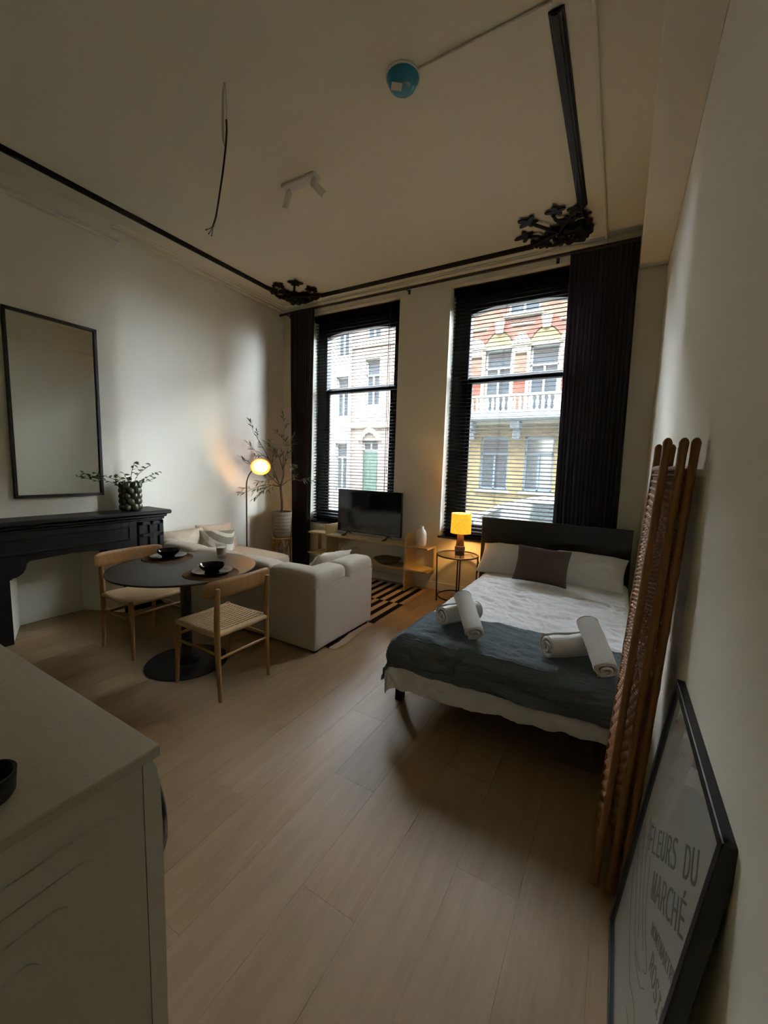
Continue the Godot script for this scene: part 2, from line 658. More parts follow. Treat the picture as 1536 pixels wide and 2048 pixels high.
	b.span(Vector3(LX, 0, WZ), Vector3(LX + 0.014, 0.1, -2.42), 0.004)
	struct(b, "baseboard_left", M.trim)
	b = MB.new()
	b.span(Vector3(RX - 0.014, 0, WZ), Vector3(RX, 0.08, BACKZ), 0.004)
	struct(b, "baseboard_right", M.trim)

# ------------------------------------------------------------------ the street outside
func arc_poly(x0: float, x1: float, y0: float, rise: float, k := 12) -> PackedVector2Array:
	var p := PackedVector2Array()
	for i in k + 1:
		var t := float(i) / k
		p.append(Vector2(lerpf(x0, x1, t), y0 + rise * (1.0 - pow(2.0 * t - 1.0, 2.0))))
	return p

func street() -> void:
	var brick_t := img_tex(256, 256, func(u, v):
		var row := floori(v * 16.0)
		var fx: float = fposmod(u * 5.0 + (0.5 if row % 2 else 0.0), 1.0)
		var fy: float = fposmod(v * 16.0, 1.0)
		var mort: float = 1.0 if fx < 0.06 or fy < 0.16 else 0.0
		var g: float = 0.86 + 0.22 * nz.get_noise_2d(floorf(u * 5.0 + (0.5 if row % 2 else 0.0)) * 7.1, row * 3.3)
		return Color(g, g, g).lerp(Color(1.0, 1.0, 0.98), mort * 0.55))
	var bt := func(col: Color) -> StandardMaterial3D:
		var m := mat(col, 0.9, 0.2)
		m.albedo_texture = brick_t
		return tri_mat(m, Vector3(0.95, 0.95, 0.95), true)
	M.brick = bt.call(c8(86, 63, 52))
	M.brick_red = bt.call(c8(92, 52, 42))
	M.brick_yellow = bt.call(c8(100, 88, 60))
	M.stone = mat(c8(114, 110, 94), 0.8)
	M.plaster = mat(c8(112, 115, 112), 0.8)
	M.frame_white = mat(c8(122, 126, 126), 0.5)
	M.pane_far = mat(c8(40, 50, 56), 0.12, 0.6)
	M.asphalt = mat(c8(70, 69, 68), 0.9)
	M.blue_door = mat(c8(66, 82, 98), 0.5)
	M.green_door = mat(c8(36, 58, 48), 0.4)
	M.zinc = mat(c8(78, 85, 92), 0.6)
	var fz := -17.0
	# ground
	var b := MB.new()
	b.span(Vector3(-45, -0.8, fz - 1.0), Vector3(40, -0.5, WZ - 0.36))
	struct(b, "street_ground", M.asphalt)
	b = MB.new()
	b.span(Vector3(-45, -0.5, fz), Vector3(40, -0.38, fz + 2.0), 0.02)
	struct(b, "pavement", M.stone)
	b = MB.new()
	b.span(Vector3(-45, -0.5, WZ - 2.3), Vector3(40, -0.38, WZ - 0.36), 0.02)
	struct(b, "pavement", M.stone)
	# unseen rest of this house, made tall to shade the facades opposite
	b = MB.new()
	b.span(Vector3(-30, CY + 0.3, WZ - 0.36), Vector3(25, 17.0, WZ + 2.0))
	b.span(Vector3(-30, -0.5, WZ - 0.36), Vector3(LX - 0.35, CY + 0.3, WZ + 0.3))
	b.span(Vector3(RX + 0.35, -0.5, WZ - 0.36), Vector3(25, CY + 0.3, WZ + 0.3))
	b.span(Vector3(LX - 0.35, -0.5, WZ - 0.36), Vector3(RX + 0.35, -0.05, WZ + 0.3))
	struct(b, "shading_house_front", M.brick)

	# --- house straight across, seen through the window by the bed
	var t := thing("brick_house", "brick town house with arched windows and stone balcony across the street", "building", Vector3(0, 0, fz))
	var gw := [[-8.8, -7.65], [-6.97, -5.85], [-5.17, -3.99], [-3.37, -2.25], [-1.57, -0.45], [0.23, 1.35], [2.0, 3.1]]
	var fw := [[-8.8, -7.7], [-6.97, -5.9], [-5.17, -4.10], [-3.38, -2.31], [-1.57, -0.5], [0.23, 1.3], [2.0, 3.0]]
	var holes := []
	for g in gw:
		holes.append([g[0], g[1], 0.66, 2.83])
	b = MB.new()
	wall_cells(b, -9.6, 14.0, -0.5, 3.45, holes, 0.0, -0.4)
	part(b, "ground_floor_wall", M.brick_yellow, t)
	holes = []
	for g in fw:
		holes.append([g[0], g[1], 3.82, 6.37])
	var tw := [[-7.9, -6.7], [-4.36, -3.14], [-0.9, 0.3], [2.2, 3.3]]
	for g in tw:
		holes.append([g[0], g[1], 7.64, 9.2])
	b = MB.new()
	wall_cells(b, -9.6, 14.0, 3.45, 9.25, holes, 0.0, -0.4)
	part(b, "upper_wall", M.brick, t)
	# ground floor windows with flat arches
	for g in gw:
		far_window(t, g[0], g[1], 0.66, 2.83, 2.15, true)
		var bb := MB.new()
		var p := arc_poly(g[0] - 0.1, g[1] + 0.1, 2.8, 0.16)
		p.append(Vector2(g[1] + 0.22, 3.12)); p.append(Vector2((g[0] + g[1]) / 2.0, 3.3)); p.append(Vector2(g[0] - 0.22, 3.12))
		bb.extrude(p, 0.0, 0.05)
		part(bb, "window_arch", M.brick_yellow, t)
		bb = MB.new()
		bb.span(Vector3(g[0] - 0.12, 0.54, -0.1), Vector3(g[1] + 0.12, 0.66, 0.12), 0.02)
		part(bb, "window_sill", M.stone, t)
	for g in fw:
		far_window(t, g[0], g[1], 3.82, 6.37, 5.62, false)
		var cx: float = (g[0] + g[1]) / 2.0
		var bb := MB.new()
		var p := arc_poly(g[0] - 0.12, g[1] + 0.12, 6.37, 0.62)
		bb.extrude(p, 0.0, 0.06)
		part(bb, "tympanum", M.brick_yellow, t)
		bb = MB.new()
		var o1 := arc_poly(g[0] - 0.12, g[1] + 0.12, 6.42, 0.62)
		var o2 := arc_poly(g[0] - 0.38, g[1] + 0.38, 6.5, 0.95)
		o2.reverse()
		o1.append_array(o2)
		bb.extrude(o1, 0.0, 0.09)
		part(bb, "arch_band", M.brick_red, t)
		bb = MB.new()
		bb.extrude(PackedVector2Array([Vector2(cx - 0.13, 6.93), Vector2(cx + 0.13, 6.93), Vector2(cx + 0.2, 7.42), Vector2(cx - 0.2, 7.42)]), 0.0, 0.16)
		part(bb, "keystone", M.stone, t)
		bb = MB.new()
		bb.span(Vector3(g[0] - 0.14, 6.33, 0.0), Vector3(g[1] + 0.14, 6.45, 0.07), 0.01)
		bb.span(Vector3(g[0] - 0.14, 3.82, 0.0), Vector3(g[0], 6.33, 0.05), 0.01)
		bb.span(Vector3(g[1], 3.82, 0.0), Vector3(g[1] + 0.14, 6.33, 0.05), 0.01)
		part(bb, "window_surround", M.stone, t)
		# scalloped capital and brick panels on the pier to the right
		var px: float = g[1] + 0.36
		bb = MB.new()
		bb.extrude(arc_poly(px - 0.42, px + 0.42, 6.4, 0.42), 0.0, 0.14)
		bb.span(Vector3(px - 0.26, 6.1, 0.0), Vector3(px + 0.26, 6.4, 0.1), 0.03)
		part(bb, "capital", M.stone, t)
		for q in [[4.55, 5.0, M.brick_red], [5.35, 6.0, M.brick]]:
			bb = MB.new()
			bb.span(Vector3(px - 0.24, q[0], 0.0), Vector3(px + 0.24, q[1], 0.06), 0.01)
			part(bb, "pier_panel", q[2], t)
		bb = MB.new()
		bb.span(Vector3(px - 0.27, 5.02, 0.0), Vector3(px + 0.27, 5.33, 0.09), 0.02)
		part(bb, "pier_band", M.stone, t)
	for g in tw:
		far_window(t, g[0], g[1], 7.64, 9.2, 8.6, false)
		var bb := MB.new()
		bb.span(Vector3(g[0] - 0.15, 7.5, 0.0), Vector3(g[1] + 0.15, 7.64, 0.14), 0.02)
		part(bb, "window_sill", M.stone, t)
	# balcony
	b = MB.new()
	b.span(Vector3(-6.2, 3.45, 0.0), Vector3(-1.2, 3.6, 0.95), 0.03)
	b.span(Vector3(-6.1, 3.6, 0.0), Vector3(-1.3, 3.78, 0.85), 0.03)
	part(b, "balcony_slab", M.zinc, t)
	b = MB.new()
	b.span(Vector3(-6.1, 4.3, 0.7), Vector3(-1.3, 4.4, 0.85), 0.02)
	part(b, "balcony_rail", M.stone, t)
	var bal := MB.new()
	bal.lathe([Vector2(0.0, 0.0), Vector2(0.06, 0.0), Vector2(0.06, 0.06), Vector2(0.035, 0.1), Vector2(0.075, 0.24), Vector2(0.05, 0.38), Vector2(0.03, 0.43), Vector2(0.06, 0.48), Vector2(0.06, 0.52), Vector2(0.0, 0.52)], 10)
	var bm := bal.mesh()
	for i in 23:
		part(bm, "baluster", M.stone, t).position = Vector3(-6.0 + i * 0.209, 3.78, 0.775)
	for cx in [-5.55, -3.68, -1.85]:
		b = MB.new()
		b.span(Vector3(cx - 0.17, 3.1, 0.0), Vector3(cx + 0.17, 3.45, 0.7), 0.06)
		b.span(Vector3(cx - 0.14, 2.72, 0.0), Vector3(cx + 0.14, 3.1, 0.35), 0.06)
		part(b, "corbel", M.zinc, t)
	b = MB.new()
	b.span(Vector3(-9.6, 3.36, 0.0), Vector3(14.0, 3.5, 0.1), 0.02)
	b.span(Vector3(-9.6, 7.18, 0.0), Vector3(14.0, 7.26, 0.05), 0.01)
	b.span(Vector3(-9.6, 9.25, -0.4), Vector3(14.0, 9.55, 0.35), 0.05)
	part(b, "cornice", M.stone, t)

	# --- pale brick house with the green door, seen through the window behind the television
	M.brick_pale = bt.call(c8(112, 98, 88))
	t = thing("corner_house", "pale pink brick house with arched green door across the street", "building", Vector3(0, 0, fz))
	holes = [[-11.2, -10.25, -0.38, 2.7], [-11.1, -10.28, 4.4, 6.6], [-11.1, -10.28, 7.6, 9.0]]
	b = MB.new()
	wall_cells(b, -11.95, -9.6, -0.5, 9.25, holes, 0.0, -0.4)
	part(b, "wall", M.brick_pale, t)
	b = MB.new()
	b.span(Vector3(-11.2, -0.38, -0.2), Vector3(-10.25, 2.2, -0.14), 0.01)
	b.span(Vector3(-11.1, 0.1, -0.14), Vector3(-10.78, 1.7, -0.12), 0.01)
	b.span(Vector3(-10.68, 0.1, -0.14), Vector3(-10.35, 1.7, -0.12), 0.01)
	part(b, "door", M.green_door, t)
	far_window(t, -11.2, -10.25, 2.2, 2.7, 2.65, false)
	b = MB.new()
	var o1 := arc_poly(-11.2, -10.25, 2.7, 0.4)
	var o2 := arc_poly(-11.42, -10.03, 2.7, 0.62)
	o2.reverse()
	o1.append_array(o2)
	b.extrude(o1, 0.0, 0.1)
	part(b, "door_arch", M.stone, t)
	for q in [[4.4, 6.6], [7.6, 9.0]]:
		far_window(t, -11.1, -10.28, q[0], q[1], q[0] + 1.45, false)
	for yy in [3.3, 7.15]:
		b = MB.new()
		b.span(Vector3(-11.95, yy, 0), Vector3(-9.6, yy + 0.25, 0.08), 0.02)
		part(b, "string_course", M.stone, t)
	b = MB.new()
	b.tube([Vector3(-11.9, -0.4, 0.08), Vector3(-11.9, 4.0, 0.08), Vector3(-11.9, 9.25, 0.08)], 0.06, 8)
	part(b, "drainpipe", M.zinc, t)
	# --- plastered house further left
	t = thing("plastered_house", "pale plastered house left of the drainpipe across the street", "building", Vector3(0, 0, fz))
	holes = []
	for xx in [-12.85, -14.4, -16.0, -17.6]:
		for q in [[0.2, 2.6], [3.9, 5.9], [6.9, 8.6]]:
			holes.append([xx, xx + 0.75, q[0], q[1]])
	b = MB.new()
	wall_cells(b, -24.0, -11.95, -0.5, 9.25, holes, 0.0, -0.4)
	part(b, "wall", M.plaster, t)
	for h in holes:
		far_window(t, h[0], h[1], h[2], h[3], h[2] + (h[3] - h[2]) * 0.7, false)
	car()

func far_window(t: Node3D, x0: float, x1: float, y0: float, y1: float, bar: float, dark: bool, push := 0.0) -> void:
	var b := MB.new()
	var f := 0.07
	var za := -0.24 + push * 4.4
	var zb := -0.14 + push * 4.4
	b.span(Vector3(x0, y0, za), Vector3(x0 + f, y1, zb))
	b.span(Vector3(x1 - f, y0, za), Vector3(x1, y1, zb))
	b.span(Vector3(x0, y1 - f, za), Vector3(x1, y1, zb))
	b.span(Vector3(x0, y0, za), Vector3(x1, y0 + f, zb))
	b.span(Vector3(x0, bar - 0.04, za), Vector3(x1, bar + 0.04, zb))
	b.span(Vector3((x0 + x1) / 2.0 - 0.035, y0, za), Vector3((x0 + x1) / 2.0 + 0.035, bar, zb))
	var fr := part(b, "window", M.frame_white if not dark else M.blue_door, t)
	b = MB.new()
	b.span(Vector3(x0 + f, y0 + f, za + 0.02), Vector3(x1 - f, y1 - f, za + 0.03))
	part(b, "pane", M.pane_far, fr)

func car() -> void:
	M.car_white = mat(c8(150, 152, 152), 0.25, 0.6)
	M.car_glass = mat(c8(30, 36, 38), 0.08, 0.7)
	M.tyre = mat(c8(26, 26, 26), 0.8)
	var t := thing("car", "white car parked in the street below the window by the bed", "car", Vector3(-1.2, -0.5, -8.1))
	var b := MB.new()
	var body := PackedVector2Array([Vector2(-2.15, 0.3), Vector2(-2.2, 0.5), Vector2(-2.12, 0.72), Vector2(-1.9, 0.84), Vector2(-1.25, 0.95), Vector2(1.7, 0.98), Vector2(2.05, 0.92), Vector2(2.15, 0.6), Vector2(2.1, 0.3), Vector2(1.72, 0.22), Vector2(-1.85, 0.22)])
	b.extrude(body, -0.86, 0.86)
	part(b, "body", M.car_white, t)
	b = MB.new()
	var roof := PackedVector2Array([Vector2(-0.62, 1.36), Vector2(-0.3, 1.45), Vector2(0.3, 1.5), Vector2(1.0, 1.47), Vector2(1.6, 1.36), Vector2(1.55, 1.33), Vector2(0.9, 1.42), Vector2(0.3, 1.44), Vector2(-0.3, 1.4), Vector2(-0.58, 1.32)])
	b.extrude(roof, -0.66, 0.66)
	part(b, "roof", M.car_white, t)
	for s in [-1.0, 1.0]:
		b = MB.new()
		for q in [[Vector3(-1.35, 0.94, s * 0.8), Vector3(-0.6, 1.34, s * 0.66)], [Vector3(0.42, 0.96, s * 0.8), Vector3(0.42, 1.43, s * 0.66)], [Vector3(1.95, 0.95, s * 0.78), Vector3(1.58, 1.35, s * 0.64)]]:
			b.tube([q[0], q[1]], 0.035, 8)
		part(b, "pillar", M.car_white, t)
		b = MB.new()
		var g1 := [Vector3(-1.2, 0.96, s * 0.79), Vector3(0.42, 0.97, s * 0.79), Vector3(0.42, 1.42, s * 0.655), Vector3(-0.28, 1.4, s * 0.655), Vector3(-0.6, 1.33, s * 0.66)]
		b.face(g1, Vector3(0, 0, s))
		part(b, "side_window", M.car_glass, t)
		b = MB.new()
		b.face([Vector3(0.46, 0.97, s * 0.79), Vector3(1.85, 0.97, s * 0.78), Vector3(1.56, 1.34, s * 0.65), Vector3(0.95, 1.42, s * 0.655), Vector3(0.46, 1.43, s * 0.655)], Vector3(0, 0, s))
		part(b, "side_window", M.car_glass, t)
		b = MB.new()
		b.soft(Vector3(-0.95, 1.02, s * 0.93), Vector3(0.12, 0.13, 0.2), 0.05, Vector3.ZERO, 5)
		part(b, "wing_mirror", M.car_white, t)
		for wx in [-1.35, 1.3]:
			b = MB.new()
			b.xf = Transform3D(Basis(Vector3.RIGHT, PI / 2), Vector3(wx, 0.31, s * 0.78))
			b.lathe([Vector2(0, -0.1), Vector2(0.28, -0.1), Vector2(0.31, -0.06), Vector2(0.31, 0.06), Vector2(0.28, 0.1), Vector2(0, 0.1)], 24)
			part(b, "wheel", M.tyre, t)
	b = MB.new()
	b.face([Vector3(-1.32, 0.95, -0.76), Vector3(-1.32, 0.95, 0.76), Vector3(-0.6, 1.35, 0.64), Vector3(-0.6, 1.35, -0.64)], Vector3(-1, 1, 0))
	part(b, "windscreen", M.car_glass, t)
	b = MB.new()
	b.face([Vector3(1.94, 0.95, -0.76), Vector3(1.94, 0.95, 0.76), Vector3(1.58, 1.35, 0.62), Vector3(1.58, 1.35, -0.62)], Vector3(1, 1, 0))
	part(b, "rear_window", M.car_glass, t)

# ------------------------------------------------------------------ windows, blinds and curtains
func windows() -> void:
	var ops := [[-3.88, -2.476], [-1.82, -0.37]]
	var glass := [[-3.72, -2.63], [-1.625, -0.53]]
	for i in 2:
		var o: Array = ops[i]
		var g: Array = glass[i]
		var r := struct_root("window_%d" % (i + 1))
		var zf := -4.70
		var zb := -4.80
		var b := MB.new()
		b.span(Vector3(o[0], 0.676, zf), Vector3(g[0], 3.55, zb), 0.006)
		b.span(Vector3(g[1], 0.676, zf), Vector3(o[1], 3.55, zb), 0.006)
		var top := arc_poly(g[0], g[1], 3.27, 0.055)
		top.append(Vector2(g[1], 3.55)); top.append(Vector2(g[0], 3.55))
		b.extrude(top, zb, zf)
		b.span(Vector3(o[0], 0.676, zf), Vector3(o[1], 0.76, zb), 0.006)
		part(b, "frame", M.black, r)
		# upper sash, behind
		b = MB.new()
		b.span(Vector3(g[0], 2.51, -4.79), Vector3(g[1], 2.575, -4.76), 0.004)
		part(b, "upper_sash", M.black, r)
		# lower sash, in front
		b = MB.new()
		b.span(Vector3(g[0], 0.74, -4.745), Vector3(g[0] + 0.05, 2.55, -4.71), 0.004)
		b.span(Vector3(g[1] - 0.05, 0.74, -4.745), Vector3(g[1], 2.55, -4.71), 0.004)
		b.span(Vector3(g[0], 2.484, -4.745), Vector3(g[1], 2.55, -4.71), 0.004)
		b.span(Vector3(g[0], 0.74, -4.745), Vector3(g[1], 0.83, -4.71), 0.004)
		part(b, "lower_sash", M.black, r)
		b = MB.new()
		b.span(Vector3(g[0], 2.55, -4.777), Vector3(g[1], 3.35, -4.773))
		part(b, "pane", M.glass, r)
		b = MB.new()
		b.span(Vector3(g[0] + 0.04, 0.82, -4.73), Vector3(g[1] - 0.04, 2.5, -4.726))
		part(b, "pane", M.glass, r)
		b = MB.new()
		b.span(Vector3(o[0] - 0.02, 0.655, WZ - 0.2), Vector3(o[1] + 0.02, 0.68, WZ + 0.02), 0.006)
		part(b, "window_sill", M.black_gloss, r)
		blind(o, i)
	# curtain rod
	var t := thing("curtain_rod", "long thin black curtain rod above both windows", "curtain rod")
	var b := MB.new()
	b.tube([Vector3(-4.367, 3.582, -4.43), Vector3(-2.2, 3.582, -4.43), Vector3(-0.01, 3.582, -4.43)], 0.015, 10)
	part(b, "pole", M.black_metal, t)
	for x in [-4.25, -2.35, -0.7]:
		b = MB.new()
		b.tube([Vector3(x, 3.575, -4.43), Vector3(x, 3.575, WZ + 0.002)], 0.006, 8)
		b.box(Vector3(x, 3.575, WZ + 0.004), Vector3(0.03, 0.05, 0.008), 0.002)
		part(b, "bracket", M.black_metal, t)
	curtain("curtain", "narrow dark curtain in the corner behind the potted olive tree", -4.17, -3.74, -4.10, -3.80, 9, 3.575, 0.015, 1)
	curtain("curtain", "wide dark curtain hanging behind the right half of the bed", -0.575, -0.005, -0.545, 0.03, 15, 3.575, 0.015, 2)

func blind(o: Array, i: int) -> void:
	var lab: String = ["black slatted venetian blind in the window behind the television", "black slatted venetian blind in the window behind the table lamp"][i]
	var t := thing("venetian_blind", lab, "blind", Vector3(0, 0, -4.63))
	var x0: float = o[0] + 0.012
	var x1: float = o[1] - 0.012
	var b := MB.new()
	b.span(Vector3(x0, 3.46, -0.035), Vector3(x1, 3.535, 0.035), 0.004)
	part(b, "headrail", M.slat, t)
	b = MB.new()
	# a slat: slightly crowned strip 50 mm deep
	var prof := []
	for k in 7:
		var q := -1.0 + k / 3.0
		prof.append(Vector2(q * 0.025, 0.0022 * (1.0 - q * q)))
	for k in 6:
		var p0: Vector2 = prof[k]
		var p1: Vector2 = prof[k + 1]
		for s in [0.0, -0.0022]:
			b.face([Vector3(x0, p0.y + s, p0.x), Vector3(x1, p0.y + s, p0.x), Vector3(x1, p1.y + s, p1.x), Vector3(x0, p1.y + s, p1.x)], Vector3(0, 1 if s == 0.0 else -1, 0))
	for q in [-0.025, 0.025]:
		b.face([Vector3(x0, 0, q), Vector3(x1, 0, q), Vector3(x1, -0.0022, q), Vector3(x0, -0.0022, q)], Vector3(0, 0, q))
	var sl := b.mesh()
	var y := 0.755
	while y < 3.44:
		var s := part(sl, "slat", M.slat, t)
		s.position.y = y
		s.rotation.x = deg_to_rad(11.0 + rng.randf_range(-0.6, 0.6))
		y += 0.043
	b = MB.new()
	b.span(Vector3(x0, 0.70, -0.026), Vector3(x1, 0.722, 0.026), 0.005)
	part(b, "bottom_rail", M.slat, t)
	for f in [0.1, 0.42, 0.87]:
		var xx := lerpf(x0, x1, f)
		b = MB.new()
		for q in [-0.027, 0.027]:
			b.span(Vector3(xx - 0.0012, 0.71, q - 0.0006), Vector3(xx + 0.0012, 3.47, q + 0.0006))
		part(b, "ladder_cord", M.slat, t)
	b = MB.new()
	b.tube([Vector3(x1 - 0.16, 3.47, 0.045), Vector3(x1 - 0.165, 2.2, 0.05), Vector3(x1 - 0.16, 0.95, 0.045)], 0.004, 6)
	b.tube([Vector3(x1 - 0.14, 3.47, 0.045), Vector3(x1 - 0.14, 1.4, 0.048)], 0.003, 6)
	part(b, "lift_cord", M.black, t)

func curtain(called: String, label: String, tx0: float, tx1: float, bx0: float, bx1: float, folds: int, y1: float, y0: float, sd: int) -> void:
	var b := MB.new()
	var f := func(u: float, v: float) -> Vector3:
		var s := v
		var wob: float = 0.4 * nz.get_noise_2d(u * 6.0 + sd * 9.0, s * 0.8)
		var x := lerpf(lerpf(tx0, tx1, u), lerpf(bx0, bx1, u), s)
		var a: float = u * folds * TAU + wob * 2.2
		var amp: float = lerpf(0.016, 0.036, sqrt(s)) * (0.75 + 0.6 * nz.get_noise_2d(floorf(u * folds) * 3.7 + sd, 4.0))
		x += 0.010 * cos(a) * s
		return Vector3(x, lerpf(y1, y0, s), -4.432 + amp * sin(a) - 0.004)
	b.sheet(f, folds * 12, 24)
	# turned-over top band on the pole
	b.tube([Vector3(tx0, y1 + 0.004, -4.43), Vector3(tx1, y1 + 0.004, -4.43)], 0.018, 10)
	one(b, called, M.curtain, label, "curtain")

# ------------------------------------------------------------------ ceiling
func ceiling_things() -> void:
	# dark wooden strips on the ceiling
	var specs := [
		["trim_6", Vector3(-3.99, 0, 1.2), Vector3(-3.99, 0, -3.92)],
		["trim_7", Vector3(-3.52, 0, -4.305), Vector3(-0.90, 0, -4.305)],
		["trim_8", Vector3(-0.44, 0, -2.235), Vector3(-0.44, 0, -3.86)]]
	for s in specs:
		var a: Vector3 = s[1]
		var c: Vector3 = s[2]
		var d := (c - a).normalized()
		var sd := Vector3(-d.z, 0, d.x)
		var b := MB.new()
		for k in [[0.036, 0.012], [0.026, 0.024], [0.012, 0.031]]:
			var p: Vector3 = a + sd * k[0] + Vector3.UP * (CY + 0.001)
			var q: Vector3 = c - sd * k[0] + Vector3.UP * (CY - k[1])
			b.span(p, q, 0.004)
		struct(b, s[0], M.dark_rail)
	ornament(Vector3(-3.99, CY, -4.305), 1.0, "black carved leaf ornament in the ceiling corner above the narrow curtain")
	ornament(Vector3(-0.44, CY, -4.305), -1.0, "black carved leaf ornament in the ceiling corner above the wide curtain")
	# smoke alarm under a blue dust cover
	var blue := mat(c8(30, 124, 150), 0.28)
	var t := thing("smoke_alarm", "smoke alarm under a blue plastic dust cover on the ceiling", "smoke alarm", Vector3(-1.235, CY, -2.2))
	var b := MB.new()
	b.lathe([Vector2(0.0, -0.058), Vector2(0.045, -0.056), Vector2(0.07, -0.048), Vector2(0.082, -0.03), Vector2(0.09, -0.012), Vector2(0.094, -0.004), Vector2(0.094, 0.0)], 28)
	for i in b.v.size():
		b.v[i] += Vector3(0, -0.006, 0) * absf(nz.get_noise_2d(b.v[i].x * 60.0, b.v[i].z * 60.0)) * (1.0 if b.v[i].y < -0.001 else 0.0)
	part(b, "dust_cover", blue, t)
	b = MB.new()
	b.xf = Transform3D(Basis(Vector3.UP, -0.95), Vector3(-0.022, -0.0585, 0.028))
	b.box(Vector3.ZERO, Vector3(0.05, 0.004, 0.06), 0.001)
	part(b, "sticker", mat(c8(196, 188, 172), 0.7), t)
	b = MB.new()
	b.lathe([Vector2(0.097, 0.0), Vector2(0.099, -0.006), Vector2(0.092, -0.01)], 28)
	part(b, "base_ring", M.white_plastic, t)
	b = MB.new()
	b.span(Vector3(-1.14, CY - 0.014, -2.206), Vector3(-0.45, CY, -2.188), 0.003)
	one(b, "cable_trunking", M.ceil, "thin painted cable trunking from the blue smoke alarm to the dark strip", "trunking")
	# spotlight bar
	t = thing("spotlight_bar", "white ceiling bar with two swivelling spotlights, unlit", "spotlight", Vector3(-2.325, CY, -2.575))
	b = MB.new()
	b.box(Vector3(0, -0.011, 0), Vector3(0.33, 0.022, 0.085), 0.003)
	part(b, "mounting_plate", M.white_plastic, t)
	var heads := [[Vector3(-0.115, -0.022, 0.0), Vector3(-0.165, -0.175, 0.005)], [Vector3(0.115, -0.022, 0.0), Vector3(0.20, -0.11, -0.06)]]
	for h in heads:
		var p: Vector3 = h[0]
		var q: Vector3 = h[1]
		var d := (q - p).normalized()
		b = MB.new()
		b.tube([p + Vector3(0, 0.002, 0), p + Vector3(0, -0.025, 0)], 0.008, 10)
		var hd := part(b, "joint", M.white_plastic, t)
		b = MB.new()
		var s := p + Vector3(0, -0.018, 0)
		b.tube([s, s + d * 0.01, s + d * 0.12, s + d * 0.125], [0.022, 0.026, 0.026, 0.022], 20)
		part(b, "spot_head", M.white_plastic, t)
	# bare cable waiting for a lamp
	t = thing("hanging_cable", "bare lamp cable hanging from the ceiling with loose wire ends", "cable", Vector3(-2.166, CY, -1.744))
	b = MB.new()
	var loop := [Vector3(0.01, 0.0, 0), Vector3(-0.004, -0.04, 0), Vector3(-0.006, -0.2, 0.004), Vector3(-0.004, -0.3, 0.004), Vector3(0.004, -0.335, 0.002), Vector3(0.012, -0.32, 0), Vector3(0.02, -0.2, -0.002), Vector3(0.018, -0.03, 0), Vector3(0.012, 0.0, 0)]
	b.tube(loop, [0.006, 0.007, 0.008, 0.008, 0.006, 0.004, 0.003, 0.003, 0.003], 8)
	part(b, "white_loop", mat(c8(206, 198, 176), 0.6), t)
	b = MB.new()
	b.tube([Vector3(0.02, -0.2, 0.0), Vector3(0.022, -0.26, 0), Vector3(0.012, -0.34, 0), Vector3(-0.02, -0.48, 0), Vector3(-0.06, -0.62, 0), Vector3(-0.085, -0.7, 0), Vector3(-0.115, -0.745, 0)], 0.0055, 8)
	part(b, "black_cable", M.black, t)
	for e in [[Vector3(-0.165, -0.755, 0.01), 0], [Vector3(-0.155, -0.775, 0.0), 1], [Vector3(-0.14, -0.785, -0.01), 2]]:
		b = MB.new()
		b.tube([Vector3(-0.113, -0.742, 0), (Vector3(-0.113, -0.742, 0) + e[0]) / 2.0 + Vector3(0, -0.004, 0), e[0]], 0.0025, 6)
		b.ball(e[0], Vector3(0.005, 0.005, 0.005), 8, 6)
		part(b, "wire", mat(c8(70, 62, 48), 0.5), t)

func leaf_poly(r: float, lobes: int, deep: float) -> PackedVector2Array:
	var p := PackedVector2Array()
	var n := lobes * 6
	for i in n:
		var a := TAU * i / n
		var q: float = 1.0 - deep * (0.5 - 0.5 * cos(a * lobes))
		q *= 1.0 + 0.25 * cos(a)
		p.append(Vector2(cos(a), sin(a)) * r * q)
	return p

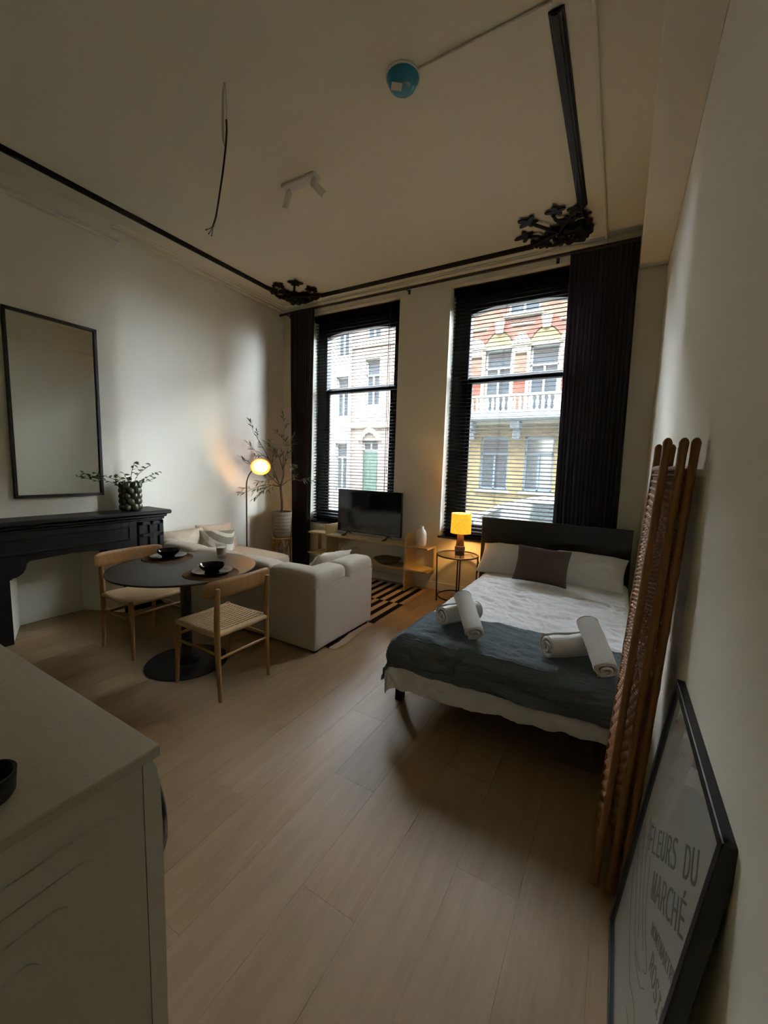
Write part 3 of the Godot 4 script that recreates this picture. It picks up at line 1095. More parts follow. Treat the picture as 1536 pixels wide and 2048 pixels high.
func ornament(at: Vector3, sx: float, label: String) -> void:
	var t := thing("ceiling_ornament", label, "ornament", at)
	var pos := func(u: float, v: float, y: float) -> Vector3:
		return Vector3(u * sx, y, v)
	var leaves := [[0.2, 0.48, 0.075, 1.5], [0.42, 0.43, 0.085, 0.8], [0.48, 0.22, 0.08, 0.1], [0.06, 0.43, 0.06, 1.9], [0.42, 0.06, 0.07, -0.2], [0.02, 0.2, 0.06, 2.2], [0.22, 0.02, 0.06, -0.7], [0.12, 0.3, 0.08, 1.5], [0.3, 0.12, 0.08, 0.1], [0.0, 0.34, 0.055, 1.8], [0.34, 0.0, 0.055, -0.3], [0.2, 0.2, 0.09, 0.8], [0.06, 0.06, 0.08, 3.9]]
	for l in leaves:
		var b := MB.new()
		b.extrude(leaf_poly(l[2] * 1.1, 5, 0.58), -0.007, 0.006)
		# hollow the leaf a little and let the tip curl down
		for i in b.v.size():
			var q: Vector3 = b.v[i]
			b.v[i] = Vector3(q.x, q.y, q.z + 0.08 * q.x * absf(q.x) / l[2])
		var o := part(b, "leaf", M.dark_rail, t)
		# local x along the leaf, local z up or down
		var dir := Vector3(cos(l[3]) * sx, 0, sin(l[3]))
		var zz := Vector3.DOWN
		o.transform = Transform3D(Basis(dir, zz.cross(dir), zz), pos.call(l[0], l[1], -0.02))
	var stems := [
		[[0.0, 0.46, -0.012], [0.06, 0.44, -0.03], [0.12, 0.36, -0.04], [0.18, 0.26, -0.045], [0.2, 0.2, -0.04]],
		[[0.46, 0.0, -0.012], [0.44, 0.06, -0.03], [0.36, 0.12, -0.04], [0.26, 0.18, -0.045], [0.2, 0.2, -0.04]],
		[[0.12, 0.36, -0.03], [0.2, 0.38, -0.035], [0.22, 0.46, -0.03]],
		[[0.36, 0.12, -0.03], [0.38, 0.2, -0.035], [0.47, 0.22, -0.03]],
		[[0.16, 0.16, -0.04], [0.28, 0.3, -0.045], [0.4, 0.42, -0.03]],
		[[0.0, 0.0, -0.012], [0.0, 0.16, -0.03], [-0.03, 0.28, -0.03], [0.01, 0.38, -0.02], [0.0, 0.48, -0.012]],
		[[0.0, 0.0, -0.012], [0.16, 0.0, -0.03], [0.28, -0.03, -0.03], [0.38, 0.01, -0.02], [0.48, 0.0, -0.012]]]
	for s in stems:
		var path := []
		for q in s:
			path.append(pos.call(q[0], q[1], q[2]))
		var b := MB.new()
		b.tube(smooth_path(path, 4), 0.014, 8)
		part(b, "stem", M.dark_rail, t)
	var bb := MB.new()
	bb.extrude(leaf_poly(0.15, 7, 0.3), -0.03, 0.03)
	var o2 := part(bb, "boss", M.dark_rail, t)
	o2.transform = Transform3D(Basis(Vector3.RIGHT, PI / 2), pos.call(0.12, 0.12, -0.032))
	for q in [[0.1, 0.1], [0.16, 0.08], [0.08, 0.16], [0.17, 0.17], [0.05, 0.07], [0.12, 0.15]]:
		bb = MB.new()
		bb.ball(pos.call(q[0], q[1], -0.062), Vector3(0.03, 0.022, 0.03), 10, 6)
		part(bb, "grape", M.dark_rail, t)
	for q in [[-0.04, 0.22], [0.22, -0.04], [0.0, 0.0]]:
		bb = MB.new()
		bb.ball(pos.call(q[0], q[1], -0.02), Vector3(0.028, 0.022, 0.028), 10, 6)
		part(bb, "rosette", M.dark_rail, t)

func smooth_path(p: Array, k: int) -> Array:
	var c := Curve3D.new()
	for i in p.size():
		var a: Vector3 = p[maxi(i - 1, 0)]
		var b: Vector3 = p[mini(i + 1, p.size() - 1)]
		var h := (b - a) / 6.0
		c.add_point(p[i], -h, h)
	var out := []
	for i in p.size() - 1:
		for j in k:
			out.append(c.sample(i, float(j) / k))
	out.append(p[p.size() - 1])
	return out

# ------------------------------------------------------------------ fireplace
func fireplace() -> void:
	var t := thing("mantelpiece", "black wooden mantelpiece with arched opening round a white bricked-up hearth", "mantelpiece")
	var xz := Transform3D(Basis(Vector3(0, 0, 1), Vector3.UP, Vector3(-1, 0, 0)), Vector3.ZERO)
	var black := mat(c8(20, 18, 17), 0.42, 0.5)
	var b := MB.new()
	b.xf = xz
	var op := PackedVector2Array([Vector2(-2.42, 0), Vector2(-2.42, 0.93), Vector2(-0.80, 0.93), Vector2(-0.80, 0), Vector2(-1.19, 0), Vector2(-1.19, 0.52), Vector2(-1.205, 0.52)])
	for i in 7:
		var a := PI / 2 * i / 6.0
		op.append(Vector2(-1.205 - 0.095 * sin(a), 0.53 + 0.10 * (1.0 - cos(a)) ))
	op.append(Vector2(-1.32, 0.65))
	op.append(Vector2(-1.61, 0.665))
	op.append(Vector2(-1.90, 0.65))
	for i in 7:
		var a := PI / 2 * (6 - i) / 6.0
		op.append(Vector2(-2.015 + 0.095 * sin(a), 0.53 + 0.10 * (1.0 - cos(a))))
	op.append(Vector2(-2.03, 0.52))
	op.append(Vector2(-2.03, 0))
	b.extrude(op, 4.03, 4.25)
	b.xf = Transform3D.IDENTITY
	b.span(Vector3(LX, 0, -2.42), Vector3(-4.25, 0.93, -2.155))
	part(b, "surround", black, t)
	b = MB.new()
	b.span(Vector3(BX - 0.05, 0.945, -2.48), Vector3(-3.95, 0.985, -0.74), 0.012)
	b.span(Vector3(LX, 0.945, -2.48), Vector3(BX, 0.985, -2.155), 0.008)
	b.span(Vector3(BX, 0.915, -2.45), Vector3(-3.985, 0.945, -0.77), 0.01)
	b.span(Vector3(LX, 0.915, -2.45), Vector3(BX, 0.945, -2.16), 0.008)
	b.span(Vector3(BX, 0.89, -2.435), Vector3(-4.01, 0.915, -0.785), 0.008)
	part(b, "shelf", black, t)
	# pilasters with sunk panels
	for z0 in [-2.42, -1.05]:
		b = MB.new()
		var z1: float = z0 + 0.25
		b.span(Vector3(-4.03, 0.0, z0), Vector3(-4.008, 0.12, z1), 0.004)
		for k in [[z0, z0 + 0.045], [z1 - 0.045, z1], [z0 + 0.105, z0 + 0.145]]:
			b.span(Vector3(-4.03, 0.12, k[0]), Vector3(-4.012, 0.88, k[1]), 0.004)
		for k in [0.12, 0.42, 0.72, 0.84]:
			b.span(Vector3(-4.03, k, z0), Vector3(-4.012, k + 0.04, z1), 0.004)
		part(b, "pilaster", black, t)
	# panel moulding on the frieze
	b = MB.new()
	for k in [0.71, 0.83]:
		b.span(Vector3(-4.03, k, -2.1), Vector3(-4.02, k + 0.018, -1.12), 0.004)
	for k in [-2.1, -1.138]:
		b.span(Vector3(-4.03, 0.71, k), Vector3(-4.02, 0.848, k + 0.018), 0.004)
	part(b, "frieze_moulding", black, t)
	# mirror over the mantel
	t = thing("wall_mirror", "tall mirror in a thin black frame above the mantelpiece", "mirror")
	b = MB.new()
	var zL := -1.318
	var zR := -1.978
	var fx := BX + 0.028
	for q in [[zR, zR + 0.024, 1.14, 2.648], [zL - 0.024, zL, 1.14, 2.648], [zR, zL, 1.14, 1.164], [zR, zL, 2.624, 2.648]]:
		b.span(Vector3(BX + 0.002, q[2], q[0]), Vector3(fx, q[3], q[1]), 0.002)
	part(b, "frame", M.black, t)
	b = MB.new()
	b.span(Vector3(BX + 0.004, 1.16, zR + 0.02), Vector3(BX + 0.012, 2.63, zL - 0.02))
	part(b, "mirror_glass", M.mirror, t)
	# knobbly vase with sprigs
	var vp := Vector3(-4.117, 0.985, -2.159)
	t = thing("bubble_vase", "dark green glazed vase covered in round knobs on the mantelpiece", "vase", vp)
	b = MB.new()
	b.lathe([Vector2(0.0, 0.0), Vector2(0.055, 0.0), Vector2(0.066, 0.03), Vector2(0.064, 0.18), Vector2(0.06, 0.25), Vector2(0.05, 0.25), Vector2(0.05, 0.02), Vector2(0.0, 0.02)], 24)
	part(b, "body", M.green_glaze, t)
	b = MB.new()
	b.ball(Vector3.ZERO, Vector3(0.037, 0.040, 0.037), 14, 10)
	var kn := b.mesh()
	for rrow in 5:
		for k in 7:
			var a: float = TAU * (k + (0.5 if rrow % 2 else 0.0)) / 7.0
			part(kn, "knob", M.green_glaze, t).position = Vector3(cos(a) * 0.066, 0.04 + rrow * 0.052, sin(a) * 0.066)
	t = thing("eucalyptus_sprigs", "small-leaved green sprigs standing in the knobbly vase", "sprigs", vp)
	var lf := leaf_mesh(0.046, 0.026)
	var tips := [Vector3(0.02, 0.33, 0.34), Vector3(0.03, 0.36, 0.28), Vector3(0.06, 0.36, 0.16), Vector3(0.0, 0.47, -0.05), Vector3(-0.02, 0.45, -0.22), Vector3(0.02, 0.38, -0.28), Vector3(0.04, 0.32, -0.24), Vector3(0.02, 0.36, 0.06)]
	for tip in tips:
		var root := Vector3(0.0, 0.12, 0.0) + Vector3(tip.x, 0, tip.z) * 0.05
		var midp := Vector3(tip.x * 0.35, lerpf(0.12, tip.y, 0.62), tip.z * 0.3)
		var path := smooth_path([root, midp, tip], 5)
		b = MB.new()
		b.tube(path, 0.0022, 5)
		part(b, "stem", M.twig, t)
		for k in 11:
			var f := 0.36 + 0.64 * k / 10.0
			var p := path_at(path, f)
			var o := part(lf, "leaf", M.leaf, t)
			o.transform = Transform3D(Basis.from_euler(Vector3(rng.randf_range(-0.9, 0.9), rng.randf() * TAU, rng.randf_range(-0.7, 0.9))), p)

func path_at(path: Array, f: float) -> Vector3:
	var q := clampf(f, 0.0, 1.0) * (path.size() - 1)
	var i := mini(int(q), path.size() - 2)
	return path[i].lerp(path[i + 1], q - i)

# a leaf lying along +x from the origin, folded along its middle
func leaf_mesh(l: float, w: float) -> ArrayMesh:
	var b := MB.new()
	var up := Vector3.UP
	var k := [0.0, 0.25, 0.55, 0.8, 1.0]
	var ww := [0.1, 0.8, 1.0, 0.6, 0.0]
	for i in 4:
		for s in [-1.0, 1.0]:
			var a := Vector3(k[i] * l, -0.15 * l * k[i] * k[i], 0)
			var c := Vector3(k[i + 1] * l, -0.15 * l * k[i + 1] * k[i + 1], 0)
			b.face([a, c, c + Vector3(0, 0.2 * w * ww[i + 1], s * w / 2 * ww[i + 1]), a + Vector3(0, 0.2 * w * ww[i], s * w / 2 * ww[i])], up)
	return b.mesh()

# ------------------------------------------------------------------ bed
const BED_L := -1.10
const BED_R := 0.165
const BED_F := -2.03
const BED_Y := 0.485

func over(s: float, r: float) -> Vector2:      # how far a cloth reaches out and down after running s past the start of a rounded edge
	if s <= 0.0:
		return Vector2(s, 0)
	if s < r * PI / 2:
		return Vector2(r * sin(s / r), r * (1.0 - cos(s / r)))
	var d := s - r * PI / 2
	return Vector2(r + d * 0.10, r + d * 0.995)

# point of a cloth laid over the bed: a is the way across, b the way along, as if the cloth were spread flat
func on_bed(a: float, b: float, lift: float, sd: float, amp: float) -> Vector3:
	var r := 0.085
	var ex := Vector2.ZERO
	var x := a
	var dx := 0.0
	if a < BED_L + r:
		ex = over(BED_L + r - a, r)
		x = BED_L + r - ex.x
		dx = ex.y
	elif a > BED_R - r * 0.5:
		ex = over(a - BED_R + r * 0.5, r * 0.5)
		x = BED_R - r * 0.5 + ex.x * 0.9
		dx = ex.y
	var z := b
	var dz := 0.0
	if b > BED_F - r:
		ex = over(b - BED_F + r, r)
		z = BED_F - r + ex.x
		dz = ex.y
	var drop := maxf(dx, dz) + 0.15 * minf(dx, dz)
	# creases: sharp-backed folds of two sizes running mostly across the bed
	var wx: float = 0.5 * nz.get_noise_2d(a * 1.7 + sd, b * 1.7)
	var c1: float = 1.0 - 2.0 * absf(nz.get_noise_2d(a * 1.9 + b * 0.9 + wx, b * 3.4 - a * 1.2 + sd))
	var c2: float = 1.0 - 2.0 * absf(nz.get_noise_2d(a * 4.2 - b * 1.6 + wx + 40.0, b * 5.2 + a * 2.0 + sd))
	var wr: float = 0.55 * c1 + 0.3 * c2 - 0.45 + 0.08 * nz.get_noise_2d(a * 14.0, b * 14.0 + sd)
	var y := BED_Y + lift - drop
	if drop < 0.03:
		y += wr * amp
		# the filling stands highest along the middle
		y += 0.012 * (1.0 - pow((a + 0.47) / 0.7, 2.0))
	else:
		var hang := minf(drop / 0.2, 1.0)
		var fold: float = nz.get_noise_2d(a * 6.0 + sd * 2.0, b * 6.0) * 0.02 * hang + wr * amp
		if dz >= dx:
			z += fold + lift
		else:
			x += (fold + lift) * (-1.0 if a < 0.0 else 0.3)
	return Vector3(x, y, z)

func pillow_mesh(w: float, h: float, t: float, sd: float, crease := 0.01) -> MB:
	var b := MB.new()
	for s in [1.0, -1.0]:
		var f := func(u: float, v: float) -> Vector3:
			var a := sin((u - 0.5) * PI)
			var c := sin((v - 0.5) * PI)
			var th: float = pow(maxf(0.0, 1.0 - pow(absf(a), 2.6)), 0.55) * pow(maxf(0.0, 1.0 - pow(absf(c), 2.6)), 0.55)
			var x: float = a * w / 2 * (1.0 - 0.07 * (1.0 - c * c) * a * a)
			var y: float = c * h / 2 * (1.0 - 0.07 * (1.0 - a * a) * c * c)
			var wr: float = nz.get_noise_3d(a * 2.2 + sd, c * 2.2, s * 3.0) * crease * 1.6 + nz.get_noise_3d(a * 6.0 + sd, c * 6.0, s) * crease * 0.6
			return Vector3(x, y, s * (th * t / 2 + wr * th))
		b.sheet(f, 22, 18, s < 0.0)
	return b

func roll_mesh(r: float, l: float, turns: float) -> MB:
	var b := MB.new()
	var th := r / (turns + 0.6)
	var rad := func(u: float) -> float:
		return th * 0.5 + (r - th * 0.5) * u
	for s in [0.0, 1.0]:
		var f := func(u: float, v: float) -> Vector3:
			var a := u * turns * TAU
			var q: float = rad.call(u) - th * (0.1 if s == 0.0 else 0.92)
			q = maxf(q, 0.002)
			var wob: float = nz.get_noise_3d(cos(a) * 1.3, sin(a) * 1.3, v * 3.0) * 0.006 * (1.0 - s)
			return Vector3((v - 0.5) * l, (q + wob) * sin(a), (q + wob) * cos(a))
		b.sheet(f, int(turns * 20), 8, s == 0.0)
	for e in [0.0, 1.0]:
		var f2 := func(u: float, v: float) -> Vector3:
			var a := u * turns * TAU
			var q: float = rad.call(u) - th * lerpf(0.1, 0.92, v)
			q = maxf(q, 0.002)
			var out: float = (e - 0.5) * l + (e - 0.5) * 0.016 * sin(v * PI) + (e - 0.5) * 0.02 * (1.0 - u)
			return Vector3(out, q * sin(a), q * cos(a))
		b.sheet(f2, int(turns * 20), 4, e == 1.0)
	return b

func bed() -> void:
	var t := thing("bed", "black double bed with a plain dark headboard in front of the window", "bed")
	var dark := mat(c8(20, 18, 18), 0.5)
	var b := MB.new()
	b.span(Vector3(-1.25, 0.1, -4.37), Vector3(0.165, 0.977, -4.33), 0.006)
	part(b, "headboard", dark, t)
	b = MB.new()
	b.span(Vector3(-1.12, 0.2, -4.33), Vector3(-1.08, 0.33, -2.17), 0.004)
	b.span(Vector3(0.12, 0.2, -4.33), Vector3(0.16, 0.33, -2.17), 0.004)
	b.span(Vector3(-1.12, 0.2, -2.21), Vector3(0.16, 0.33, -2.17), 0.004)
	b.span(Vector3(-1.1, 0.25, -4.33), Vector3(0.14, 0.27, -2.19))
	part(b, "bed_frame", dark, t)
	for p in [Vector2(-1.105, -2.2), Vector2(0.135, -2.2), Vector2(-1.105, -4.28), Vector2(0.135, -4.28), Vector2(-0.47, -2.5), Vector2(-0.47, -3.6)]:
		b = MB.new()
		b.span(Vector3(p.x - 0.025, 0, p.y - 0.025), Vector3(p.x + 0.025, 0.25, p.y + 0.025), 0.004)
		part(b, "leg", dark, t)
	b = MB.new()
	b.soft(Vector3(-0.47, 0.36, -3.22), Vector3(1.2, 0.18, 2.14), 0.05)
	part(b, "mattress", M.white_cloth, t)
	# duvet
	b = MB.new()
	var f := func(u: float, v: float) -> Vector3:
		var a := lerpf(BED_L - 0.20, BED_R + 0.16, u)
		var hem: float = lerpf(0.29, 0.17, u) + 0.014 * nz.get_noise_2d(u * 5.0, 3.0)
		var bb := lerpf(-4.22, BED_F + hem, v)
		return on_bed(a, bb, 0.0, 2.0, 0.017)
	b.sheet(f, 96, 150, false)
	one(b, "duvet", M.white_cloth, "creased white duvet spread over the bed", "duvet")
	# quilted throw over the foot end
	b = MB.new()
	f = func(u: float, v: float) -> Vector3:
		var a := lerpf(BED_L - 0.24, BED_R + 0.14, u)
		var hem: float = lerpf(0.155, 0.12, u) + 0.006 * nz.get_noise_2d(u * 4.0, 8.0)
		var bb := lerpf(-2.545 + 0.012 * sin(u * 9.0), BED_F + hem, v)
		return on_bed(a, bb, 0.016, 2.0, 0.012) + Vector3(0, 0.003 * nz.get_noise_2d(a * 8.0, bb * 30.0), 0)
	b.sheet(f, 90, 60, false)
	one(b, "bed_throw", M.blanket, "grey-blue quilted throw across the foot of the bed", "throw")
	# pillows
	var p1 := one(pillow_mesh(0.66, 0.46, 0.2, 3.0, 0.016), "pillow", M.white_cloth, "white pillow at the lamp side of the bed", "pillow", "white bed pillows")
	p1.transform = Transform3D(Basis(Vector3.UP, 0.08) * Basis(Vector3.RIGHT, -1.08), Vector3(-0.84, 0.60, -4.08))
	var p2 := one(pillow_mesh(0.70, 0.46, 0.2, 9.0, 0.016), "pillow", M.white_cloth, "white pillow at the wall side of the bed", "pillow", "white bed pillows")
	p2.transform = Transform3D(Basis(Vector3.UP, -0.05) * Basis(Vector3.RIGHT, -1.08), Vector3(-0.21, 0.60, -4.07))
	var cu := one(pillow_mesh(0.46, 0.34, 0.12, 15.0, 0.006), "cushion", M.brown_cloth, "dark brown rectangular cushion leaning on the white pillows", "cushion")
	cu.transform = Transform3D(Basis(Vector3.BACK, -0.03) * Basis(Vector3.RIGHT, -0.52), Vector3(-0.53, 0.655, -3.78))
	# towels
	var rm := roll_mesh(0.074, 0.28, 2.6).mesh()
	var rm2 := roll_mesh(0.074, 0.31, 2.3).mesh()
	var rolls := [
		[rm, Vector3(-0.885, 0.583, -2.29), Vector3(-0.74, 0.583, -2.53), "rolled white towel lying under another on the throw, lamp side", 1.0],
		[rm2, Vector3(-0.645, 0.568, -2.19), Vector3(-0.83, 0.71, -2.46), "rolled white towel leaning across another, lamp side of the bed", 0.8],
		[rm, Vector3(-0.255, 0.583, -2.20), Vector3(-0.05, 0.583, -2.38), "rolled white towel lying under another on the throw, wall side", 1.0],
		[rm2, Vector3(0.02, 0.568, -2.13), Vector3(-0.10, 0.705, -2.43), "rolled white towel leaning across another, wall side of the bed", 0.8]]
	for q in rolls:
		var o := one(q[0], "towel", M.towel, q[3], "towel", "rolled towels on the bed")
		var d: Vector3 = (q[2] - q[1]).normalized()
		var side := Vector3.UP.cross(d).normalized()
		var mid: Vector3 = q[1] + d * 0.15
		o.transform = Transform3D(Basis(d, d.cross(-side).normalized() * q[4], -side), mid)

# ------------------------------------------------------------------ sofa
func sofa() -> void:
	var t := thing("corner_sofa", "low beige linen corner sofa with puffed back, facing the television", "sofa")
	var b := MB.new()
	# backs and arm: plain lower panels, puffed rolls on top
	b.soft(Vector3(-2.985, 0.275, -2.48), Vector3(2.05, 0.52, 0.222), 0.02)
	b.soft(Vector3(-4.18, 0.275, -2.52), Vector3(0.4, 0.52, 0.16), 0.02)
	part(b, "back_panel", M.linen, t)
	b = MB.new()
	b.soft(Vector3(-2.068, 0.275, -2.79), Vector3(0.222, 0.52, 0.84), 0.02)
	part(b, "arm_panel", M.linen, t)
	b = MB.new()
	b.soft(Vector3(-4.28, 0.3, -3.0), Vector3(0.2, 0.5, 1.0), 0.04)
	part(b, "side_panel", M.linen_warm, t)
	var x := -1.965
	for w in [0.5, 0.5, 0.52, 0.51]:
		b = MB.new()
		b.soft(Vector3(x - w / 2, 0.52, -2.48), Vector3(w + 0.012, 0.25, 0.225), 0.055, Vector3(0.0, 0.014, 0.0), 12)
		part(b, "back_roll", M.linen, t)
		x -= w
	b = MB.new()
	b.soft(Vector3(-4.18, 0.52, -2.52), Vector3(0.4, 0.25, 0.162), 0.055, Vector3(0.0, 0.012, 0.0), 12)
	part(b, "back_roll", M.linen, t)
	for q in [[-2.37, 0.42], [-2.79, 0.425]]:
		b = MB.new()
		b.soft(Vector3(-2.068, 0.522, q[0] - q[1] / 2), Vector3(0.225, 0.25, q[1] + 0.008), 0.055, Vector3(0.0, 0.014, 0.0), 12)
		part(b, "arm_roll", M.linen, t)
	# seam along the outside of the arm and up its end
	b = MB.new()
	b.tube([Vector3(-1.956, 0.55, -2.41), Vector3(-1.955, 0.55, -2.8), Vector3(-1.956, 0.55, -3.18)], 0.003, 6)
	b.tube([Vector3(-1.966, 0.05, -3.204), Vector3(-1.964, 0.3, -3.206), Vector3(-1.966, 0.55, -3.206), Vector3(-1.985, 0.62, -3.206)], 0.004, 6)
	b.tube([Vector3(-1.98, 0.55, -2.369), Vector3(-2.8, 0.55, -2.367), Vector3(-3.98, 0.55, -2.369)], 0.003, 6)
	part(b, "piping", M.linen_warm, t)
	b = MB.new()
	b.soft(Vector3(-2.75, 0.16, -2.87), Vector3(1.2, 0.24, 0.66), 0.03)
	part(b, "seat_base", M.linen, t)
	b = MB.new()
	b.soft(Vector3(-2.75, 0.345, -2.88), Vector3(1.18, 0.17, 0.66), 0.06, Vector3(0, 0.015, 0))
	part(b, "seat_cushion", M.linen, t)
	b = MB.new()
	b.soft(Vector3(-3.86, 0.15, -3.06), Vector3(1.0, 0.24, 0.98), 0.03)
	part(b, "chaise_base", M.linen_warm, t)
	for q in [[-2.6, 0.5], [-3.08, 0.49]]:
		b = MB.new()
		b.soft(Vector3(-3.84, 0.335, q[0] - q[1] / 2), Vector3(1.02, 0.15, q[1]), 0.055, Vector3(0, 0.016, 0))
		part(b, "chaise_cushion", M.linen_warm, t)
	for p in [Vector3(-1.99, 0.0, -2.4), Vector3(-1.99, 0, -3.18), Vector3(-4.34, 0, -2.5), Vector3(-3.4, 0, -3.5), Vector3(-4.3, 0, -3.5)]:
		b = MB.new()
		b.span(p - Vector3(0.02, 0, 0.02), p + Vector3(0.02, 0.03, 0.02))
		part(b, "foot", M.black, t)
	# loose cushions against the wall
	var c1 := one(pillow_mesh(0.52, 0.36, 0.18, 21.0), "sofa_cushion", M.linen_warm, "plain beige cushion against the wall next to the mantelpiece", "cushion")
	c1.transform = Transform3D(Basis(Vector3.UP, PI / 2) * Basis(Vector3.RIGHT, -0.25), Vector3(-4.13, 0.55, -2.74))
	var c2 := one(pillow_mesh(0.46, 0.40, 0.16, 27.0), "sofa_cushion", M.linen_warm, "plain beige cushion behind the curve-patterned cushion on the sofa", "cushion")
	c2.transform = Transform3D(Basis(Vector3.UP, PI / 2 - 0.15) * Basis(Vector3.RIGHT, -0.3), Vector3(-4.12, 0.555, -3.13))
	# cushion with pale curved bands
	var curve_t := img_tex(160, 160, func(u, v):
		var d: float = Vector2(u - 0.75, v - 1.0).length()
		var d2: float = Vector2(u - 0.1, v - 0.0).length()
		var band: float = 1.0 if absf(d - 0.55) < 0.06 or absf(d - 0.3) < 0.05 or absf(d2 - 0.4) < 0.05 else 0.0
		return c8(150, 142, 124).lerp(c8(222, 214, 196), band))
	var pm := mat(Color(1, 1, 1), 0.95, 0.2)
	pm.albedo_texture = curve_t
	var c3 := one(pillow_mesh(0.40, 0.40, 0.13, 33.0), "sofa_cushion", pm, "taupe cushion with pale curved bands on the sofa", "cushion")
	c3.transform = Transform3D(Basis(Vector3.UP, PI / 2 - 0.75) * Basis(Vector3.RIGHT, -0.45), Vector3(-3.93, 0.52, -2.98))
	var cream := mat(c8(214, 206, 192), 0.95, 0.2)
	tri_mat(cream, Vector3(6, 6, 6))
	with_bump(cream, M.weave_tex, 0.15)
	var c4 := one(pillow_mesh(0.54, 0.38, 0.15, 39.0, 0.018), "sofa_cushion", cream, "crumpled off-white cushion leaning inside the near arm of the sofa", "cushion")
	c4.transform = Transform3D(Basis(Vector3.UP, -PI / 2) * Basis(Vector3.RIGHT, -0.6) * Basis(Vector3.BACK, 0.1), Vector3(-2.28, 0.545, -2.90))

# ------------------------------------------------------------------ dining corner
func make_chair(label: String, at: Vector3, turn: float) -> Node3D:
	var t := thing("dining_chair", label, "chair", at, turn, "oak dining chairs")
	var w := M.chair_wood as Material
	var b: MB
	for s in [-1.0, 1.0]:
		b = MB.new()
		b.tube(smooth_path([Vector3(0.222, 0, s * 0.2), Vector3(0.208, 0.22, s * 0.2), Vector3(0.2, 0.44, s * 0.2), Vector3(0.204, 0.6, s * 0.2), Vector3(0.212, 0.725, s * 0.2)], 3), [0.013, 0.0135, 0.014, 0.0155, 0.017, 0.018, 0.019, 0.019, 0.019, 0.018, 0.017, 0.016, 0.014], 12)
		part(b, "leg", w, t)
		b = MB.new()
		b.tube([Vector3(-0.215, 0, s * 0.205), Vector3(-0.208, 0.2, s * 0.203), Vector3(-0.2, 0.435, s * 0.2), Vector3(-0.2, 0.447, s * 0.2)], [0.012, 0.016, 0.019, 0.015], 12)
		part(b, "leg", w, t)
		b = MB.new()
		b.tube([Vector3(0.205, 0.30, s * 0.2), Vector3(0, 0.302, s * 0.2), Vector3(-0.205, 0.30, s * 0.2)], [0.009, 0.011, 0.009], 10)
		part(b, "stretcher", w, t)
	for q in [[0.207, 0.275], [-0.206, 0.34]]:
		b = MB.new()
		b.tube([Vector3(q[0], q[1], -0.2), Vector3(q[0], q[1] + 0.002, 0), Vector3(q[0], q[1], 0.2)], [0.009, 0.011, 0.009], 10)
		part(b, "stretcher", w, t)
	# bent back rest
	b = MB.new()
	var bx := func(z: float) -> float:
		return 0.205 - 0.42 * z * z
	for side in [0, 1]:
		var f := func(u: float, v: float) -> Vector3:
			var z := lerpf(-0.265, 0.265, u)
			var e: float = 1.0 - pow(absf(2.0 * u - 1.0), 10.0) * 0.35
			var y := 0.712 + (v - 0.5) * 0.115 * e
			var th: float = 0.010 * pow(maxf(0.0, 1.0 - pow(absf(2.0 * v - 1.0), 6.0)), 0.5) * pow(maxf(0.0, 1.0 - pow(absf(2.0 * u - 1.0), 24.0)), 0.5)
			return Vector3(bx.call(z) - 0.012 + (th if side == 0 else -th), y, z)
		b.sheet(f, 32, 10, side == 0)
	part(b, "backrest", M.chair_back, t)
	# seat rails wrapped in paper cord, then the cords
	b = MB.new()
	for s in [-1.0, 1.0]:
		b.tube([Vector3(s * 0.2, 0.428, -0.19), Vector3(s * 0.2, 0.424, 0), Vector3(s * 0.2, 0.428, 0.19)], 0.02, 10, true, 0.85)
		b.tube([Vector3(-0.19, 0.428, s * 0.2), Vector3(0, 0.424, s * 0.2), Vector3(0.19, 0.428, s * 0.2)], 0.02, 10, true, 0.85)
	part(b, "seat_rail", M.cord, t)
	b = MB.new()
	var path := []
	var rr := []
	for i in 41:
		var z := -0.2 + i * 0.01
		path.append(Vector3(0, 0.4365 - 0.007 * (1.0 - pow(z / 0.2, 2.0)), z))
		rr.append(0.0086 + 0.0016 * cos(i * PI / 2.0))
	b.tube(path, rr, 8, true, 0.8)
	var cm := b.mesh()
	for k in 13:
		part(cm, "cord", M.cord, t).position = Vector3(-0.174 + k * 0.029, 0, 0)
	# the crossing cords one layer down
	b = MB.new()
	b.tube([Vector3(-0.195, 0.4175, 0), Vector3(0, 0.411, 0), Vector3(0.195, 0.4175, 0)], 0.0075, 6, true, 0.8)
	cm = b.mesh()
	for k in 12:
		part(cm, "cross_cord", M.cord, t).position = Vector3(0, 0, -0.176 + k * 0.032)
	return t

